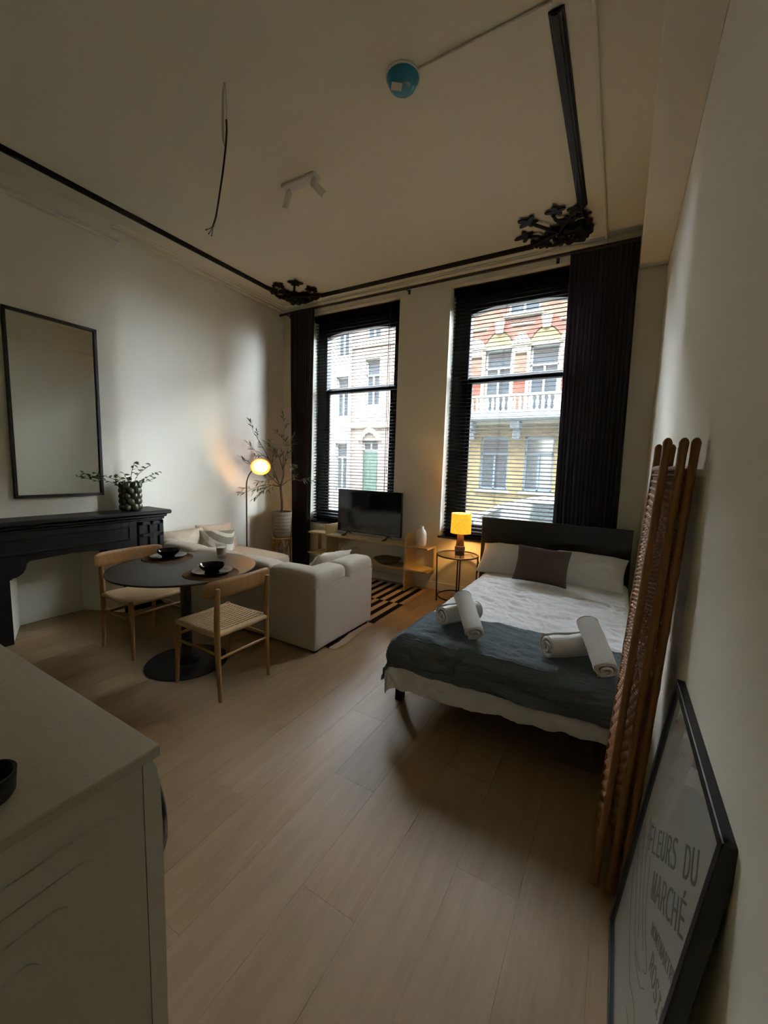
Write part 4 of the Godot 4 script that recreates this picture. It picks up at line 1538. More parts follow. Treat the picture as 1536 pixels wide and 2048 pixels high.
func dining() -> void:
	make_chair("oak chair with woven cord seat, nearest the camera at the round table", Vector3(-2.255, 0, -1.755), 0.0)
	make_chair("oak chair with woven cord seat, by the mantelpiece", Vector3(-3.225, 0, -1.76), PI)
	var tc := Vector3(-2.67, 0, -1.76)
	var t := thing("dining_table", "round black dining table on a pedestal with a disc base", "table", tc)
	var b := MB.new()
	b.lathe([Vector2(0, 0.706), Vector2(0.455, 0.706), Vector2(0.484, 0.716), Vector2(0.49, 0.723), Vector2(0.488, 0.729), Vector2(0.484, 0.73), Vector2(0, 0.73)], 72)
	part(b, "table_top", M.table_top, t)
	b = MB.new()
	b.lathe([Vector2(0.13, 0.706), Vector2(0.12, 0.695), Vector2(0.045, 0.68), Vector2(0.036, 0.6), Vector2(0.036, 0.08), Vector2(0.05, 0.03), Vector2(0.09, 0.012)], 32)
	part(b, "column", M.black, t)
	b = MB.new()
	b.lathe([Vector2(0, 0.016), Vector2(0.1, 0.014), Vector2(0.274, 0.010), Vector2(0.283, 0.005), Vector2(0.283, 0.0)], 64)
	part(b, "base", mat(c8(20, 19, 19), 0.55), t)
	# two places laid
	var spots := [[Vector3(-3.0, 0.73, -1.835), "near the mantelpiece"], [Vector3(-2.355, 0.73, -1.745), "in front of the nearer chair"]]
	for s in spots:
		var at: Vector3 = s[0]
		b = MB.new()
		var pr := [Vector2(0, 0.001)]
		for k in 15:
			pr.append(Vector2(0.012 * k + 0.002, 0.003))
			pr.append(Vector2(0.012 * k + 0.006, 0.0065))
			pr.append(Vector2(0.012 * k + 0.010, 0.003))
		pr.append(Vector2(0.183, 0.0))
		b.lathe(pr, 40)
		for i in b.v.size():
			var q: Vector3 = b.v[i]
			b.v[i] = q * Vector3(1, 1, 1) + Vector3(0, 0.0015 * nz.get_noise_2d(q.x * 90.0, q.z * 90.0), 0)
		var pm := one(b, "placemat", M.mat_weave, "round woven brown placemat " + s[1], "placemat", "round placemats")
		pm.position = at
		b = MB.new()
		b.lathe([Vector2(0, 0.004), Vector2(0.07, 0.003), Vector2(0.10, 0.008), Vector2(0.128, 0.019), Vector2(0.13, 0.021), Vector2(0.128, 0.022), Vector2(0.098, 0.012), Vector2(0, 0.009)], 48)
		var pl := one(b, "plate", M.ceramic_black, "glossy black plate on the placemat " + s[1], "plate", "black plates")
		pl.position = at + Vector3(0.005, 0.005, -0.005)
		b = MB.new()
		b.lathe([Vector2(0, 0.0), Vector2(0.04, 0.0), Vector2(0.045, 0.005), Vector2(0.075, 0.03), Vector2(0.084, 0.048), Vector2(0.085, 0.051), Vector2(0.082, 0.05), Vector2(0.07, 0.03), Vector2(0.04, 0.009), Vector2(0, 0.007)], 40)
		var bo := one(b, "bowl", M.ceramic_black, "glossy black bowl on the plate " + s[1], "bowl", "black bowls")
		bo.position = at + Vector3(0.0, 0.0145, -0.005)
	t = thing("candle_glass", "glass tumbler with a pale candle on the dining table", "candle", Vector3(-2.745, 0.73, -2.13))
	b = MB.new()
	b.lathe([Vector2(0.0, 0.0), Vector2(0.033, 0.0), Vector2(0.036, 0.01), Vector2(0.043, 0.105), Vector2(0.041, 0.105), Vector2(0.034, 0.012), Vector2(0.0, 0.008)], 28)
	part(b, "tumbler", M.glass, t)
	b = MB.new()
	b.lathe([Vector2(0.0, 0.01), Vector2(0.032, 0.012), Vector2(0.037, 0.07), Vector2(0.0, 0.07)], 24)
	part(b, "wax", mat(c8(206, 192, 164), 0.6), t)

# ------------------------------------------------------------------ television side
func media() -> void:
	# rug with shifted black stripes
	var rug_t := img_tex(592, 192, func(u, v):
		var blk := floori(v * 3.0)
		var st := floori(u * 37.0) + blk + 1
		var n: float = 0.04 * nz.get_noise_2d(u * 300.0, v * 200.0)
		return (c8(26, 24, 24) if st % 2 == 0 else c8(186, 160, 130)).lightened(maxf(n, 0.0)).darkened(maxf(-n, 0.0)))
	var rm := mat(Color(1, 1, 1), 0.95, 0.15)
	rm.albedo_texture = rug_t
	var b := MB.new()
	var f := func(u: float, v: float) -> Vector3:
		var x := lerpf(-1.905, -4.14, u)
		var z := lerpf(-4.43, -2.52, v)
		var y := 0.006
		if v > 0.62 and u < 0.12:
			y += 0.012 * maxf(0.0, nz.get_noise_2d(z * 6.0, x * 3.0) + 0.25) * smoothstep(0.62, 0.75, v)
			x += (0.028 + 0.016 * sin(z * 9.0)) * smoothstep(0.62, 0.75, v) * (1.0 - u / 0.12)
		return Vector3(x, y, z)
	b.sheet(f, 60, 60, true)
	# thickness at the edges
	b.span(Vector3(-4.14, 0.0, -4.43), Vector3(-1.93, 0.004, -2.52))
	one(b, "rug", rm, "flat black and beige striped rug under the sofa and media unit", "rug")
	# media unit
	var t := thing("media_unit", "pale wood media unit with open side shelves under the television", "media unit")
	var z0 := WZ + 0.02
	var z1 := -4.23
	var boards := [
		["top_board", -3.32, 0.545, -2.13, 0.565], ["shelf", -3.32, 0.26, -2.13, 0.28],
		["side_shelf", -3.638, 0.552, -3.33, 0.572], ["side_shelf", -3.638, 0.27, -3.33, 0.29],
		["side_shelf", -2.12, 0.538, -1.84, 0.558], ["side_shelf", -2.12, 0.258, -1.84, 0.278],
		["side_panel", -3.335, 0.0, -3.315, 0.695], ["side_panel", -2.14, 0.0, -2.12, 0.695]]
	for q in boards:
		b = MB.new()
		b.span(Vector3(q[1], q[2], z0), Vector3(q[3], q[4], z1), 0.0015)
		part(b, q[0], M.stand, t)
	b = MB.new()
	b.span(Vector3(-1.855, 0.278, z0), Vector3(-1.84, 0.54, z0 + 0.06), 0.001)
	part(b, "rear_upright", M.stand, t)
	b = MB.new()
	b.span(Vector3(-3.638, 0.29, z0), Vector3(-3.62, 0.555, z0 + 0.06), 0.001)
	part(b, "rear_upright", M.stand, t)
	# television
	t = thing("television", "black flat television standing on the media unit, switched off", "television", Vector3(-2.765, 0.565, -4.4))
	b = MB.new()
	b.span(Vector3(-0.487, 0.045, -0.02), Vector3(0.487, 0.61, 0.012), 0.004)
	part(b, "casing", M.black, t)
	b = MB.new()
	b.span(Vector3(-0.479, 0.056, 0.012), Vector3(0.479, 0.602, 0.0135))
	part(b, "screen", mat(c8(12, 12, 13), 0.09, 0.5), t)
	for s in [-0.31, 0.31]:
		b = MB.new()
		b.tube([Vector3(s, 0.05, 0.0), Vector3(s - 0.01, 0.02, 0.06), Vector3(s - 0.015, 0.006, 0.115)], 0.008, 8)
		b.tube([Vector3(s, 0.05, 0.0), Vector3(s - 0.01, 0.02, -0.05), Vector3(s - 0.015, 0.006, -0.085)], 0.008, 8)
		b.span(Vector3(s - 0.028, 0.0, 0.06), Vector3(s + 0.006, 0.014, 0.13), 0.004)
		part(b, "foot", M.black, t)
	# white vase
	t = thing("white_vase", "white textured bottle vase on the right shelf of the media unit", "vase", Vector3(-1.985, 0.558, -4.36))
	b = MB.new()
	b.lathe([Vector2(0, 0), Vector2(0.052, 0.0), Vector2(0.062, 0.02), Vector2(0.065, 0.09), Vector2(0.06, 0.15), Vector2(0.045, 0.19), Vector2(0.026, 0.21), Vector2(0.024, 0.235), Vector2(0.027, 0.24), Vector2(0.02, 0.24), Vector2(0.018, 0.2)], 32)
	for i in b.v.size():
		var q: Vector3 = b.v[i]
		var k: float = 1.0 + 0.05 * nz.get_noise_3d(q.x * 70.0, q.y * 40.0, q.z * 70.0)
		b.v[i] = Vector3(q.x * k, q.y, q.z * k)
	part(b, "body", mat(c8(214, 208, 198), 0.7), t)
	# wire bowl
	t = thing("wire_bowl", "pale wire bowl on the lower shelf of the media unit", "bowl", Vector3(-3.02, 0.28, -4.37))
	b = MB.new()
	var ring := []
	for i in 33:
		ring.append(Vector3(cos(TAU * i / 32.0) * 0.12, 0.1 + 0.008 * sin(TAU * i / 8.0), sin(TAU * i / 32.0) * 0.12))
	b.tube(ring, 0.005, 6, false)
	part(b, "rim", M.linen_warm, t)
	for k in 9:
		var a: float = TAU * k / 9.0
		b = MB.new()
		var d := Vector3(cos(a), 0, sin(a))
		b.tube([d * 0.12 + Vector3(0, 0.1, 0), d * 0.105 + Vector3(0, 0.05, 0), d * 0.06 + Vector3(0, 0.008, 0), Vector3(0, 0.005, 0)], 0.004, 6)
		part(b, "wire", M.linen_warm, t)
	b = MB.new()
	b.lathe([Vector2(0, 0.0), Vector2(0.08, 0.0), Vector2(0.13, 0.02), Vector2(0.175, 0.055), Vector2(0.178, 0.06), Vector2(0.17, 0.058), Vector2(0.12, 0.026), Vector2(0, 0.014)], 40)
	var wb := one(b, "wooden_bowl", mat(c8(92, 80, 66), 0.6), "shallow grey-brown wooden bowl on the lower shelf of the media unit", "bowl")
	wb.position = Vector3(-2.44, 0.28, -4.36)

# ------------------------------------------------------------------ lamps, tree, side table
func corner() -> void:
	# floor lamp
	var lp := Vector3(-4.20, 0, -3.66)
	var t := thing("floor_lamp", "thin black floor lamp with a glowing round amber shade behind the sofa", "lamp", lp)
	var b := MB.new()
	b.lathe([Vector2(0, 0.018), Vector2(0.1, 0.016), Vector2(0.125, 0.01), Vector2(0.13, 0.0), Vector2(0, 0.0)], 36)
	part(b, "base", M.black_metal, t)
	b = MB.new()
	b.tube([Vector3(0, 0.01, 0), Vector3(0, 1.2, 0), Vector3(0.01, 1.25, 0.0)], 0.009, 10)
	part(b, "pole", M.black_metal, t)
	var hc := Vector3(0.26, 1.44, 0.0)
	var nd := Vector3(0.62, -0.52, 0.58).normalized()      # the way the shade faces
	b = MB.new()
	b.tube(smooth_path([Vector3(0.01, 1.25, 0), Vector3(0.03, 1.33, -0.02), Vector3(0.1, 1.42, -0.05), hc - nd * 0.085], 4), 0.008, 8)
	part(b, "arm", M.black_metal, t)
	var sx := nd.cross(Vector3.UP).normalized()
	var bs := Basis(sx, -nd, (sx).cross(-nd))
	b = MB.new()
	b.xf = Transform3D(bs, hc)
	b.lathe([Vector2(0.0, 0.075), Vector2(0.034, 0.07), Vector2(0.075, 0.05), Vector2(0.108, 0.018), Vector2(0.124, -0.006), Vector2(0.121, -0.008), Vector2(0.104, 0.016), Vector2(0.07, 0.045), Vector2(0.0, 0.066)], 36)
	var amber := mat(c8(176, 118, 40), 0.3, 0.5)
	amber.backlight_enabled = true
	amber.backlight = Color(0.9, 0.5, 0.12)
	part(b, "shade", amber, t)
	b = MB.new()
	b.xf = Transform3D(bs, hc)
	b.lathe([Vector2(0.0, -0.016), Vector2(0.05, -0.013), Vector2(0.085, -0.005), Vector2(0.104, 0.006), Vector2(0.085, 0.018), Vector2(0.0, 0.026)], 36)
	var glow := mat(c8(255, 214, 130), 0.5)
	glow.emission_enabled = true
	glow.emission = Color(1.0, 0.86, 0.46)
	glow.emission_energy_multiplier = 1.5
	part(b, "glowing_diffuser", glow, t)
	var sl := SpotLight3D.new()
	sl.name = "floor_lamp_light"
	sl.light_color = Color(1.0, 0.80, 0.52)
	sl.light_energy = 0.5
	sl.light_size = 0.1
	sl.spot_angle = 84.0
	sl.spot_angle_attenuation = 0.6
	sl.spot_range = 12.0
	sl.spot_attenuation = 2.0
	sl.shadow_enabled = true
	t.add_child(sl)
	sl.position = hc + nd * 0.03
	sl.basis = Basis(sx, sx.cross(nd).normalized() * -1.0, -nd).orthonormalized()
	sl.look_at_from_position(lp + hc + nd * 0.03, lp + hc + nd * 1.0, Vector3.UP)
	# rattan stool
	var tp := Vector3(-4.1, 0, -4.2)
	t = thing("rattan_stool", "small rattan stool with bent arches under the plant pot", "stool", tp)
	b = MB.new()
	b.lathe([Vector2(0, 0.425), Vector2(0.125, 0.425), Vector2(0.133, 0.43), Vector2(0.133, 0.44), Vector2(0.125, 0.445), Vector2(0, 0.445)], 36)
	part(b, "seat", M.rattan_light, t)
	b = MB.new()
	b.xf = Transform3D(Basis.IDENTITY, Vector3(0, 0.435, 0))
	var hoop := []
	for i in 37:
		hoop.append(Vector3(cos(TAU * i / 36.0) * 0.133, 0, sin(TAU * i / 36.0) * 0.133))
	b.tube(hoop, 0.013, 8, false)
	part(b, "rim", M.rattan_light, t)
	for k in 4:
		var a := TAU * k / 4.0 + 0.35
		var d := Vector3(cos(a), 0, sin(a))
		var e := Vector3(cos(a + PI / 2), 0, sin(a + PI / 2))
		b = MB.new()
		b.tube([d * 0.125 + Vector3(0, 0.43, 0), d * 0.138 + Vector3(0, 0.2, 0), d * 0.15], 0.013, 10)
		part(b, "leg", M.rattan_light, t)
		b = MB.new()
		b.tube(smooth_path([d * 0.138 + Vector3(0, 0.22, 0), d * 0.125 + e * 0.034 + Vector3(0, 0.34, 0), (d + e) * 0.088 + Vector3(0, 0.42, 0), e * 0.125 + d * 0.034 + Vector3(0, 0.34, 0), e * 0.138 + Vector3(0, 0.22, 0)], 4), 0.009, 8)
		part(b, "arch", M.rattan_light, t)
		b = MB.new()
		b.tube([d * 0.142 + Vector3(0, 0.13, 0), e * 0.142 + Vector3(0, 0.13, 0)], 0.008, 8)
		part(b, "stretcher", M.rattan_light, t)
	# pot
	t = thing("plant_pot", "ribbed grey-beige plant pot on the rattan stool", "plant pot", tp + Vector3(0, 0.445, 0))
	b = MB.new()
	var pr := [Vector2(0, 0.0), Vector2(0.108, 0.0), Vector2(0.118, 0.012)]
	for k in 7:
		var y := 0.02 + k * 0.048
		var rr := 0.122 + k * 0.002
		pr.append(Vector2(rr, y))
		pr.append(Vector2(rr + 0.005, y + 0.012))
		pr.append(Vector2(rr + 0.006, y + 0.024))
		pr.append(Vector2(rr + 0.005, y + 0.036))
		pr.append(Vector2(rr + 0.001, y + 0.046))
	pr.append(Vector2(0.138, 0.36))
	pr.append(Vector2(0.128, 0.365))
	pr.append(Vector2(0.125, 0.33))
	b.lathe(pr, 40)
	part(b, "pot", M.stone_pot, t)
	b = MB.new()
	b.lathe([Vector2(0, 0.34), Vector2(0.127, 0.335)], 32)
	part(b, "soil", M.soil, t)
	olive_tree(tp + Vector3(0, 0.78, 0))
	side_table()

func olive_tree(at: Vector3) -> void:
	var t := thing("olive_tree", "artificial olive tree with thin grey-green leaves in the corner pot", "tree", at)
	var fork := Vector3(-4.125, 1.16, -4.2) - at
	var up := Vector3(-4.06, 1.46, -4.2) - at
	var b := MB.new()
	b.tube(smooth_path([Vector3(0, 0, 0), Vector3(0.005, 0.14, 0), Vector3(-0.012, 0.28, 0.0), fork + Vector3(0, 0.02, 0)], 4), 0.016, 10)
	part(b, "trunk", M.bark, t)
	var ends := [
		[0, Vector3(-4.33, 1.90, -3.9)], [0, Vector3(-4.34, 1.48, -3.78)], [0, Vector3(-4.30, 1.09, -3.74)], [1, Vector3(-4.013, 1.985, -4.15)], [1, Vector3(-3.84, 1.77, -4.1)],
		[0, Vector3(-3.70, 1.26, -4.15)], [1, Vector3(-4.26, 1.70, -4.2)], [0, Vector3(-4.16, 1.24, -3.95)], [1, Vector3(-3.93, 1.47, -4.15)], [0, Vector3(-4.27, 1.62, -3.9)], [0, Vector3(-4.2, 1.09, -3.92)], [1, Vector3(-4.08, 1.62, -4.05)]]
	b = MB.new()
	b.tube(smooth_path([fork, (fork + up) / 2 + Vector3(0.02, 0, 0), up], 4), [0.013, 0.013, 0.012, 0.012, 0.011, 0.011, 0.01, 0.009, 0.008], 8)
	part(b, "limb", M.bark, t)
	var lf := leaf_mesh(0.074, 0.018)
	for e in ends:
		var s: Vector3 = fork if e[0] == 0 else up
		if e[0] == 1:
			s = fork.lerp(up, 0.75)
		var tip: Vector3 = e[1] - at
		var mid := s.lerp(tip, 0.5) + Vector3(0, 0.06, 0)
		var path := smooth_path([s, mid, tip], 6)
		b = MB.new()
		var rad := []
		for i in path.size():
			rad.append(lerpf(0.007, 0.002, float(i) / (path.size() - 1)))
		b.tube(path, rad, 6)
		part(b, "branch", M.twig, t)
		for w in 4:
			var f := 0.42 + 0.58 * w / 3.0
			var p := path_at(path, f)
			var dir := (path_at(path, minf(f + 0.05, 1.0)) - path_at(path, f - 0.05)).normalized()
			var side := dir.cross(Vector3.UP).normalized().rotated(dir, rng.randf_range(-1.2, 1.2))
			var sd := 1.0 if w % 2 else -1.0
			var td := (dir + side * sd * (0.9 if w < 3 else 0.15) + Vector3.UP * rng.randf_range(-0.1, 0.4)).normalized()
			var tl := rng.randf_range(0.1, 0.17)
			var tip2 := p + td * tl
			tip2.x = maxf(tip2.x, LX - at.x + 0.05)
			tip2.z = maxf(tip2.z, WZ + 0.2 - at.z)
			b = MB.new()
			b.tube([p, (p + tip2) / 2.0 + Vector3(0, 0.008, 0), tip2], 0.0018, 5)
			part(b, "twig", M.twig, t)
			for k in 6:
				var p2 := p.lerp(tip2, 0.2 + 0.8 * k / 5.0)
				var sk := 1.0 if k % 2 else -1.0
				var s2 := td.cross(Vector3.UP).normalized().rotated(td, rng.randf_range(-1.5, 1.5))
				var q := (td * 0.9 + s2 * sk * (0.7 if k < 5 else 0.1)).normalized()
				if (at + p2 + q * 0.07).x < LX + 0.015:
					q.x = absf(q.x)
				var z := q.cross(Vector3(rng.randf_range(-0.6, 0.6), 1, rng.randf_range(-0.6, 0.6))).normalized()
				var o := part(lf, "leaf", M.olive, t)
				o.transform = Transform3D(Basis(q, z.cross(q).normalized(), z).scaled(Vector3.ONE * rng.randf_range(0.75, 1.15)), p2)

func side_table() -> void:
	var at := Vector3(-1.475, 0, -4.225)
	var t := thing("side_table", "round side table with a dark glass top and thin metal legs by the bed", "side table", at)
	var bronze := mat(c8(46, 30, 24), 0.4, 0.5, 0.5)
	var b := MB.new()
	for q in [[0.54, 0.225], [0.07, 0.2]]:
		var hoop := []
		for i in 49:
			hoop.append(Vector3(cos(TAU * i / 48.0) * q[1], q[0], sin(TAU * i / 48.0) * q[1]))
		b = MB.new()
		b.tube(hoop, 0.0085, 8, false, 1.0)
		part(b, "ring", bronze, t)
	b = MB.new()
	b.lathe([Vector2(0, 0.533), Vector2(0.22, 0.533), Vector2(0.22, 0.541), Vector2(0, 0.541)], 48)
	part(b, "glass_top", M.smoke_glass, t)
	for a in [2.75, 1.2, -0.2, -1.75]:
		var d := Vector3(cos(a), 0, sin(a))
		b = MB.new()
		b.tube([d * 0.225 + Vector3(0, 0.54, 0), d * 0.212 + Vector3(0, 0.07, 0), d * 0.21], 0.008, 8)
		part(b, "leg", bronze, t)
	# table lamp
	t = thing("table_lamp", "lit table lamp with yellow burlap shade and dark turned foot", "lamp", Vector3(-1.455, 0.541, -4.235))
	var foot := mat(c8(58, 44, 36), 0.3, 0.5)
	b = MB.new()
	b.lathe([Vector2(0, 0), Vector2(0.052, 0.0), Vector2(0.053, 0.03), Vector2(0.05, 0.05), Vector2(0.057, 0.055), Vector2(0.057, 0.09), Vector2(0.048, 0.1), Vector2(0.046, 0.108), Vector2(0.042, 0.14), Vector2(0.034, 0.23), Vector2(0.03, 0.26), Vector2(0.012, 0.27), Vector2(0.01, 0.30), Vector2(0, 0.30)], 28)
	part(b, "foot", foot, t)
	b = MB.new()
	b.lathe([Vector2(0.0485, 0.1), Vector2(0.05, 0.103), Vector2(0.0475, 0.107)], 28)
	part(b, "foot_band", mat(c8(140, 126, 108), 0.3), t)
	var burlap := img_tex(256, 128, func(u, v):
		var g: float = 0.72 + 0.14 * sin(u * TAU * 90.0) * sin(v * TAU * 45.0) + 0.3 * tn(u, v, 30.0, 2.0, 41.0) + 0.3 * tn(u, v, 2.0, 24.0, 42.0)
		g = clampf(g, 0.25, 1.0)
		return Color(1.0 * (0.65 + 0.35 * g), 0.93 * g * (0.8 + 0.2 * g), 0.30 * g * g))
	var sm := mat(c8(214, 160, 60), 0.9, 0.2)
	sm.emission_enabled = true
	sm.emission_texture = burlap
	sm.emission = Color.BLACK
	sm.emission_energy_multiplier = 1.0
	b = MB.new()
	b.lathe([Vector2(0.112, 0.247), Vector2(0.108, 0.465)], 48)
	for i in b.uv.size():
		b.uv[i] = Vector2(b.uv[i].x * 3.0, (b.uv[i].y - 0.247) * 4.4)
	var sh := part(b, "lamp_shade", sm, t)
	b = MB.new()
	var cream := mat(c8(235, 200, 120), 0.8)
	b.lathe([Vector2(0.1105, 0.2475), Vector2(0.1065, 0.4645)], 48)
	part(b, "shade_lining", cream, t)
	b = MB.new()
	for q in [[0.112, 0.248], [0.108, 0.464]]:
		var hoop := []
		for i in 49:
			hoop.append(Vector3(cos(TAU * i / 48.0) * q[0], q[1], sin(TAU * i / 48.0) * q[0]))
		b.tube(hoop, 0.0022, 6, false)
	part(b, "shade_ring", cream, t)
	b = MB.new()
	b.ball(Vector3(0, 0.345, 0), Vector3(0.028, 0.036, 0.028), 14, 10)
	var bulb := mat(c8(255, 230, 180), 0.5)
	bulb.emission_enabled = true
	bulb.emission = Color(1.0, 0.8, 0.45)
	bulb.emission_energy_multiplier = 4.0
	part(b, "bulb", bulb, t)
	var ol := OmniLight3D.new()
	ol.name = "table_lamp_light"
	ol.light_color = Color(1.0, 0.76, 0.44)
	ol.light_energy = 0.3
	ol.light_size = 0.03
	ol.omni_range = 12.0
	ol.omni_attenuation = 2.0
	ol.shadow_enabled = true
	t.add_child(ol)
	ol.position = Vector3(0, 0.345, 0)
	b = MB.new()
	b.tube(smooth_path([Vector3(0.05, 0.006, -0.01), Vector3(0.12, 0.008, -0.06), Vector3(0.15, 0.008, 0.02), Vector3(0.18, 0.012, 0.06), Vector3(0.235, -0.06, 0.03), Vector3(0.2, -0.25, 0.0), Vector3(0.16, -0.53, -0.1)], 5), 0.003, 6)
	b.box(Vector3(0.222, -0.045, 0.035), Vector3(0.016, 0.04, 0.02), 0.004)
	part(b, "power_cord", M.black, t)

# ------------------------------------------------------------------ things leaning on the right wall
func right_wall_things() -> void:
	var t := thing("folding_screen", "folded brown rattan screen leaning upright against the right wall", "screen")
	var lo := [0.050, 0.098, 0.133]
	var hi := [0.124, 0.166, 0.196]
	for k in 3:
		for zz in [-1.548, -1.875]:
			var b := MB.new()
			var a := Vector3(lo[k], 0.0, zz)
			var c := Vector3(hi[k], 1.60, zz)
			var path := []
			var rr := []
			for i in 41:
				var f := i / 40.0
				path.append(a.lerp(c, f))
				rr.append(0.0122 + (0.0016 if i % 5 == 0 else 0.0))
			path.append(a.lerp(c, 1.006))
			rr.append(0.0095)
			path.append(a.lerp(c, 1.009))
			rr.append(0.004)
			b.tube(path, rr, 10)
			part(b, "pole", M.rattan, t)
		for y in [0.08, 0.8, 1.52]:
			var b := MB.new()
			var x := lerpf(lo[k], hi[k], y / 1.6)
			b.tube([Vector3(x, y, -1.545), Vector3(x, y, -1.88)], 0.011, 8)
			part(b, "cross_rail", M.rattan, t)
		# woven infill
		var b2 := MB.new()
		for i in 9:
			var z := -1.57 - i * 0.0355
			b2.tube([Vector3(lerpf(lo[k], hi[k], 0.05), 0.08, z), Vector3(lerpf(lo[k], hi[k], 0.95), 1.52, z)], 0.0045, 5)
		for i in 58:
			var y := 0.1 + i * 0.0245
			var x := lerpf(lo[k], hi[k], y / 1.6)
			var s := 0.007 if i % 2 else -0.007
			var pth := []
			for j in 19:
				pth.append(Vector3(x + s * cos(j * PI / 2.0), y, -1.56 - j * 0.0172))
			b2.tube(pth, 0.006, 4)
		var wv := part(b2, "woven_panel", M.rattan_weave, t)
		wv.set_meta("kind", "stuff")
	# framed print leaning on the wall
	var up := Vector3(0.103, 0.885, 0).normalized()
	var rt := Vector3(0, 0, 1)
	var nn := rt.cross(up)
	t = Node3D.new()
	t.name = numbered("framed_print")
	add_child(t, true)
	tag(t, "large black-framed botanical print with French lettering leaning on the right wall", "picture")
	t.transform = Transform3D(Basis(rt, up, nn), Vector3(0.098, 0.004, -1.44) - nn * 0.03)
	var W := 0.625
	var H := 0.895
	var fm := mat(c8(26, 27, 26), 0.4)
	var b := MB.new()
	for q in [[0.0, 0.0, 0.022, H], [W - 0.022, 0.0, W, H], [0.0, 0.0, W, 0.022], [0.0, H - 0.022, W, H]]:
		b.span(Vector3(q[0], q[1], 0.0), Vector3(q[2], q[3], 0.03), 0.002)
	part(b, "frame", fm, t)
	b = MB.new()
	b.span(Vector3(0.015, 0.015, 0.004), Vector3(W - 0.015, H - 0.015, 0.017))
	part(b, "paper", M.paper, t)
	var font := SystemFont.new()
	font.font_names = PackedStringArray(["Droid Sans Mono", "Droid Sans"])
	font.font_weight = 800
	var lines := [["FLEURS DU", 0.135, 0.46, 0.634, 0.062, 0.47], ["MARCHÉ", 0.28, 0.452, 0.62, 0.060, 0.31], ["MONTMARTRE", 0.372, 0.424, 0.52, 0.026, 0.235], ["ROSIER", 0.425, 0.40, 0.25, 0.040, 0.20]]
	for l in lines:
		var tm := TextMesh.new()
		tm.text = l[0]
		tm.font = font
		tm.font_size = 48
		tm.depth = 0.001
		tm.pixel_size = l[4] / 34.0
		tm.horizontal_alignment = HORIZONTAL_ALIGNMENT_LEFT
		tm.vertical_alignment = VERTICAL_ALIGNMENT_CENTER
		var o := part(tm, "lettering", M.ink, t)
		var wd: float = maxf(tm.get_aabb().size.x, 0.05)
		o.transform = Transform3D(Basis(Vector3.BACK, l[3]).scaled_local(Vector3(l[5] / wd, 1.0, 1.0)), Vector3(l[1], l[2], 0.0175))
	# drawn stalks and leaves
	var art := [
		[[0.10, 0.50], [0.16, 0.42], [0.26, 0.36], [0.36, 0.34]], [[0.05, 0.44], [0.16, 0.36], [0.30, 0.30]], [[0.03, 0.36], [0.14, 0.31], [0.28, 0.27], [0.38, 0.30]],
		[[0.06, 0.28], [0.2, 0.22], [0.34, 0.2]], [[0.2, 0.46], [0.30, 0.38], [0.42, 0.36], [0.40, 0.33]], [[0.3, 0.26], [0.40, 0.29], [0.44, 0.33]], [[0.33, 0.2], [0.42, 0.24], [0.48, 0.22]], [[0.36, 0.16], [0.44, 0.2], [0.5, 0.28]], [[0.42, 0.1], [0.47, 0.14], [0.53, 0.13]]]
	b = MB.new()
	for s in art:
		var pth := []
		for q in s:
			pth.append(Vector3(q[0], q[1], 0.0172))
		b.tube(smooth_path(pth, 5), 0.0011, 5)
	part(b, "line_drawing", M.ink, t)
	b = MB.new()
	b.span(Vector3(0.012, 0.012, 0.021), Vector3(W - 0.012, H - 0.012, 0.023))
	part(b, "pane", M.glass, t)

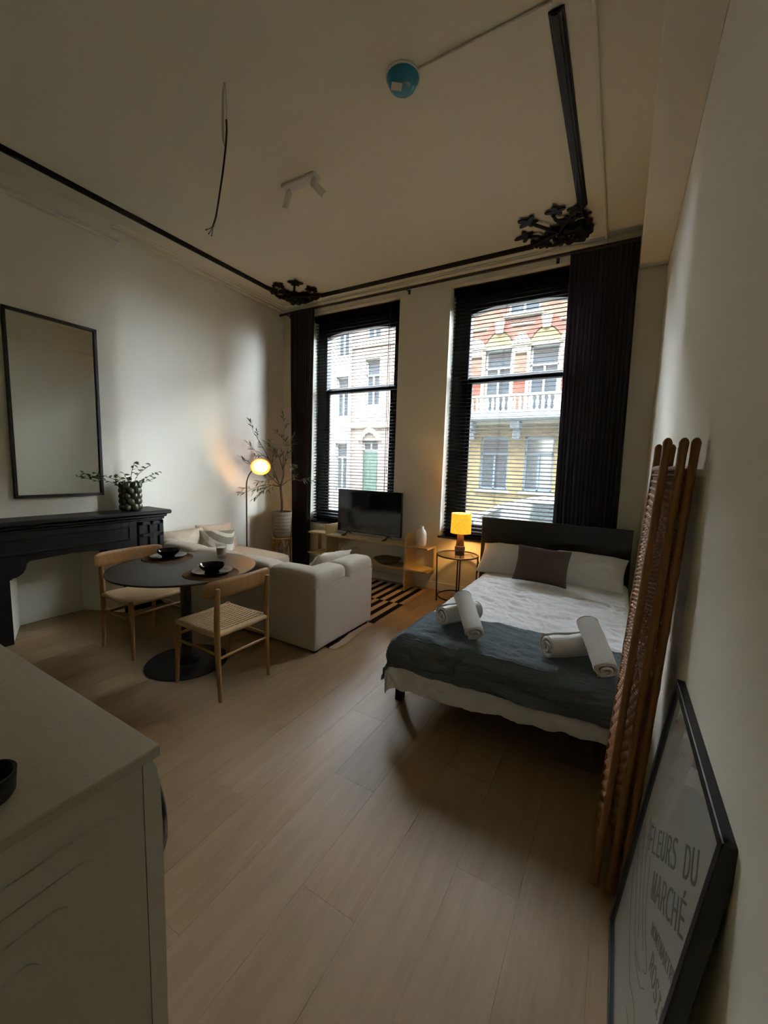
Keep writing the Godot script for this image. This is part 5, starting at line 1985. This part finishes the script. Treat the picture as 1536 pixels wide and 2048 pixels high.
# ------------------------------------------------------------------ kitchen corner near the camera
func kitchen() -> void:
	var stone_t := img_tex(256, 256, func(u, v):
		var a: float = tn(u, v, 6.0, 6.0, 51.0)
		var s: float = tn(u, v, 34.0, 12.0, 52.0)
		var c := c8(186, 178, 158).lerp(c8(200, 193, 174), clampf(0.5 + 0.5 * a, 0.0, 1.0))
		return c.darkened(0.28 * smoothstep(0.45, 0.7, s)))
	var top := mat(Color(1, 1, 1), 0.45)
	top.albedo_texture = stone_t
	tri_mat(top, Vector3(2.6, 2.6, 2.6))
	var paint := mat(c8(206, 201, 186), 0.5)
	var b := MB.new()
	b.span(Vector3(-2.6, 0.875, -0.455), Vector3(-0.788, 0.9, 0.30), 0.003)
	one(b, "countertop", top, "speckled stone-look kitchen worktop in the left foreground", "worktop")
	# end cabinet with stepped, rounded routing on its side
	var t := thing("kitchen_cabinet", "white kitchen base unit with stepped arched grooves on its side", "cabinet")
	b = MB.new()
	b.span(Vector3(-0.84, 0.0, -0.415), Vector3(-0.816, 0.874, 0.29), 0.002)
	part(b, "carcass", paint, t)
	# raised nested frames leave the grooves between them
	var rr := func(inset: float) -> PackedVector2Array:
		var p := PackedVector2Array()
		var z0 := -0.375 + inset
		var z1 := 0.26 - inset
		var y1 := 0.80 - inset * 1.1
		var y0 := 0.06 + inset
		var r := 0.03
		for c in [[z0 + r, y1 - r, PI / 2], [z0 + r, y0 + r, PI], [z1 - r, y0 + r, 1.5 * PI], [z1 - r, y1 - r, 0.0]]:
			for i in 6:
				var a: float = c[2] + PI / 2 * i / 5.0
				p.append(Vector2(c[0] + cos(a) * r, c[1] + sin(a) * r))
		return p
	var xz := Transform3D(Basis(Vector3(0, 0, 1), Vector3.UP, Vector3(-1, 0, 0)), Vector3.ZERO)
	b = MB.new()
	b.span(Vector3(-0.815, 0.0, -0.424), Vector3(-0.806, 0.873, 0.29), 0.0015)
	b.xf = xz
	for k in [[0.0, 0.8025], [0.045, 0.7990], [0.09, 0.7955], [0.14, 0.792]]:
		b.extrude(rr.call(k[0]), 0.81, k[1])
	part(b, "grooved_panel", paint, t)
	# washing machine under the worktop, facing the windows
	t = thing("washing_machine", "white washing machine with a dark round door under the worktop", "washing machine")
	var wp := mat(c8(214, 211, 200), 0.35)
	b = MB.new()
	b.span(Vector3(-1.44, 0.01, -0.42), Vector3(-0.845, 0.87, 0.12), 0.01)
	part(b, "body", wp, t)
	b = MB.new()
	b.xf = xz
	b.extrude(PackedVector2Array([Vector2(-0.458, 0.03), Vector2(-0.462, 0.3), Vector2(-0.464, 0.7), Vector2(-0.462, 0.79), Vector2(-0.455, 0.84), Vector2(-0.444, 0.868), Vector2(-0.4265, 0.868), Vector2(-0.4265, 0.0), Vector2(-0.45, 0.0)]), 0.808, 1.44)
	part(b, "front_panel", wp, t)
	b = MB.new()
	b.xf = Transform3D(Basis(Vector3.RIGHT, -PI / 2), Vector3(-1.045, 0.6, -0.464))
	b.lathe([Vector2(0.0, 0.085), Vector2(0.08, 0.083), Vector2(0.13, 0.074), Vector2(0.16, 0.056), Vector2(0.17, 0.03), Vector2(0.172, 0.0)], 40)
	part(b, "door", M.black_gloss, t)
	b = MB.new()
	b.lathe([Vector2(0, 0), Vector2(0.035, 0.0), Vector2(0.04, 0.008), Vector2(0.043, 0.045), Vector2(0.039, 0.045), Vector2(0.036, 0.012), Vector2(0, 0.01)], 28)
	var cup := one(b, "cup", mat(c8(30, 28, 26), 0.5), "dark cup standing on the kitchen worktop at the left edge", "cup")
	cup.position = Vector3(-0.903, 0.9, -0.213)
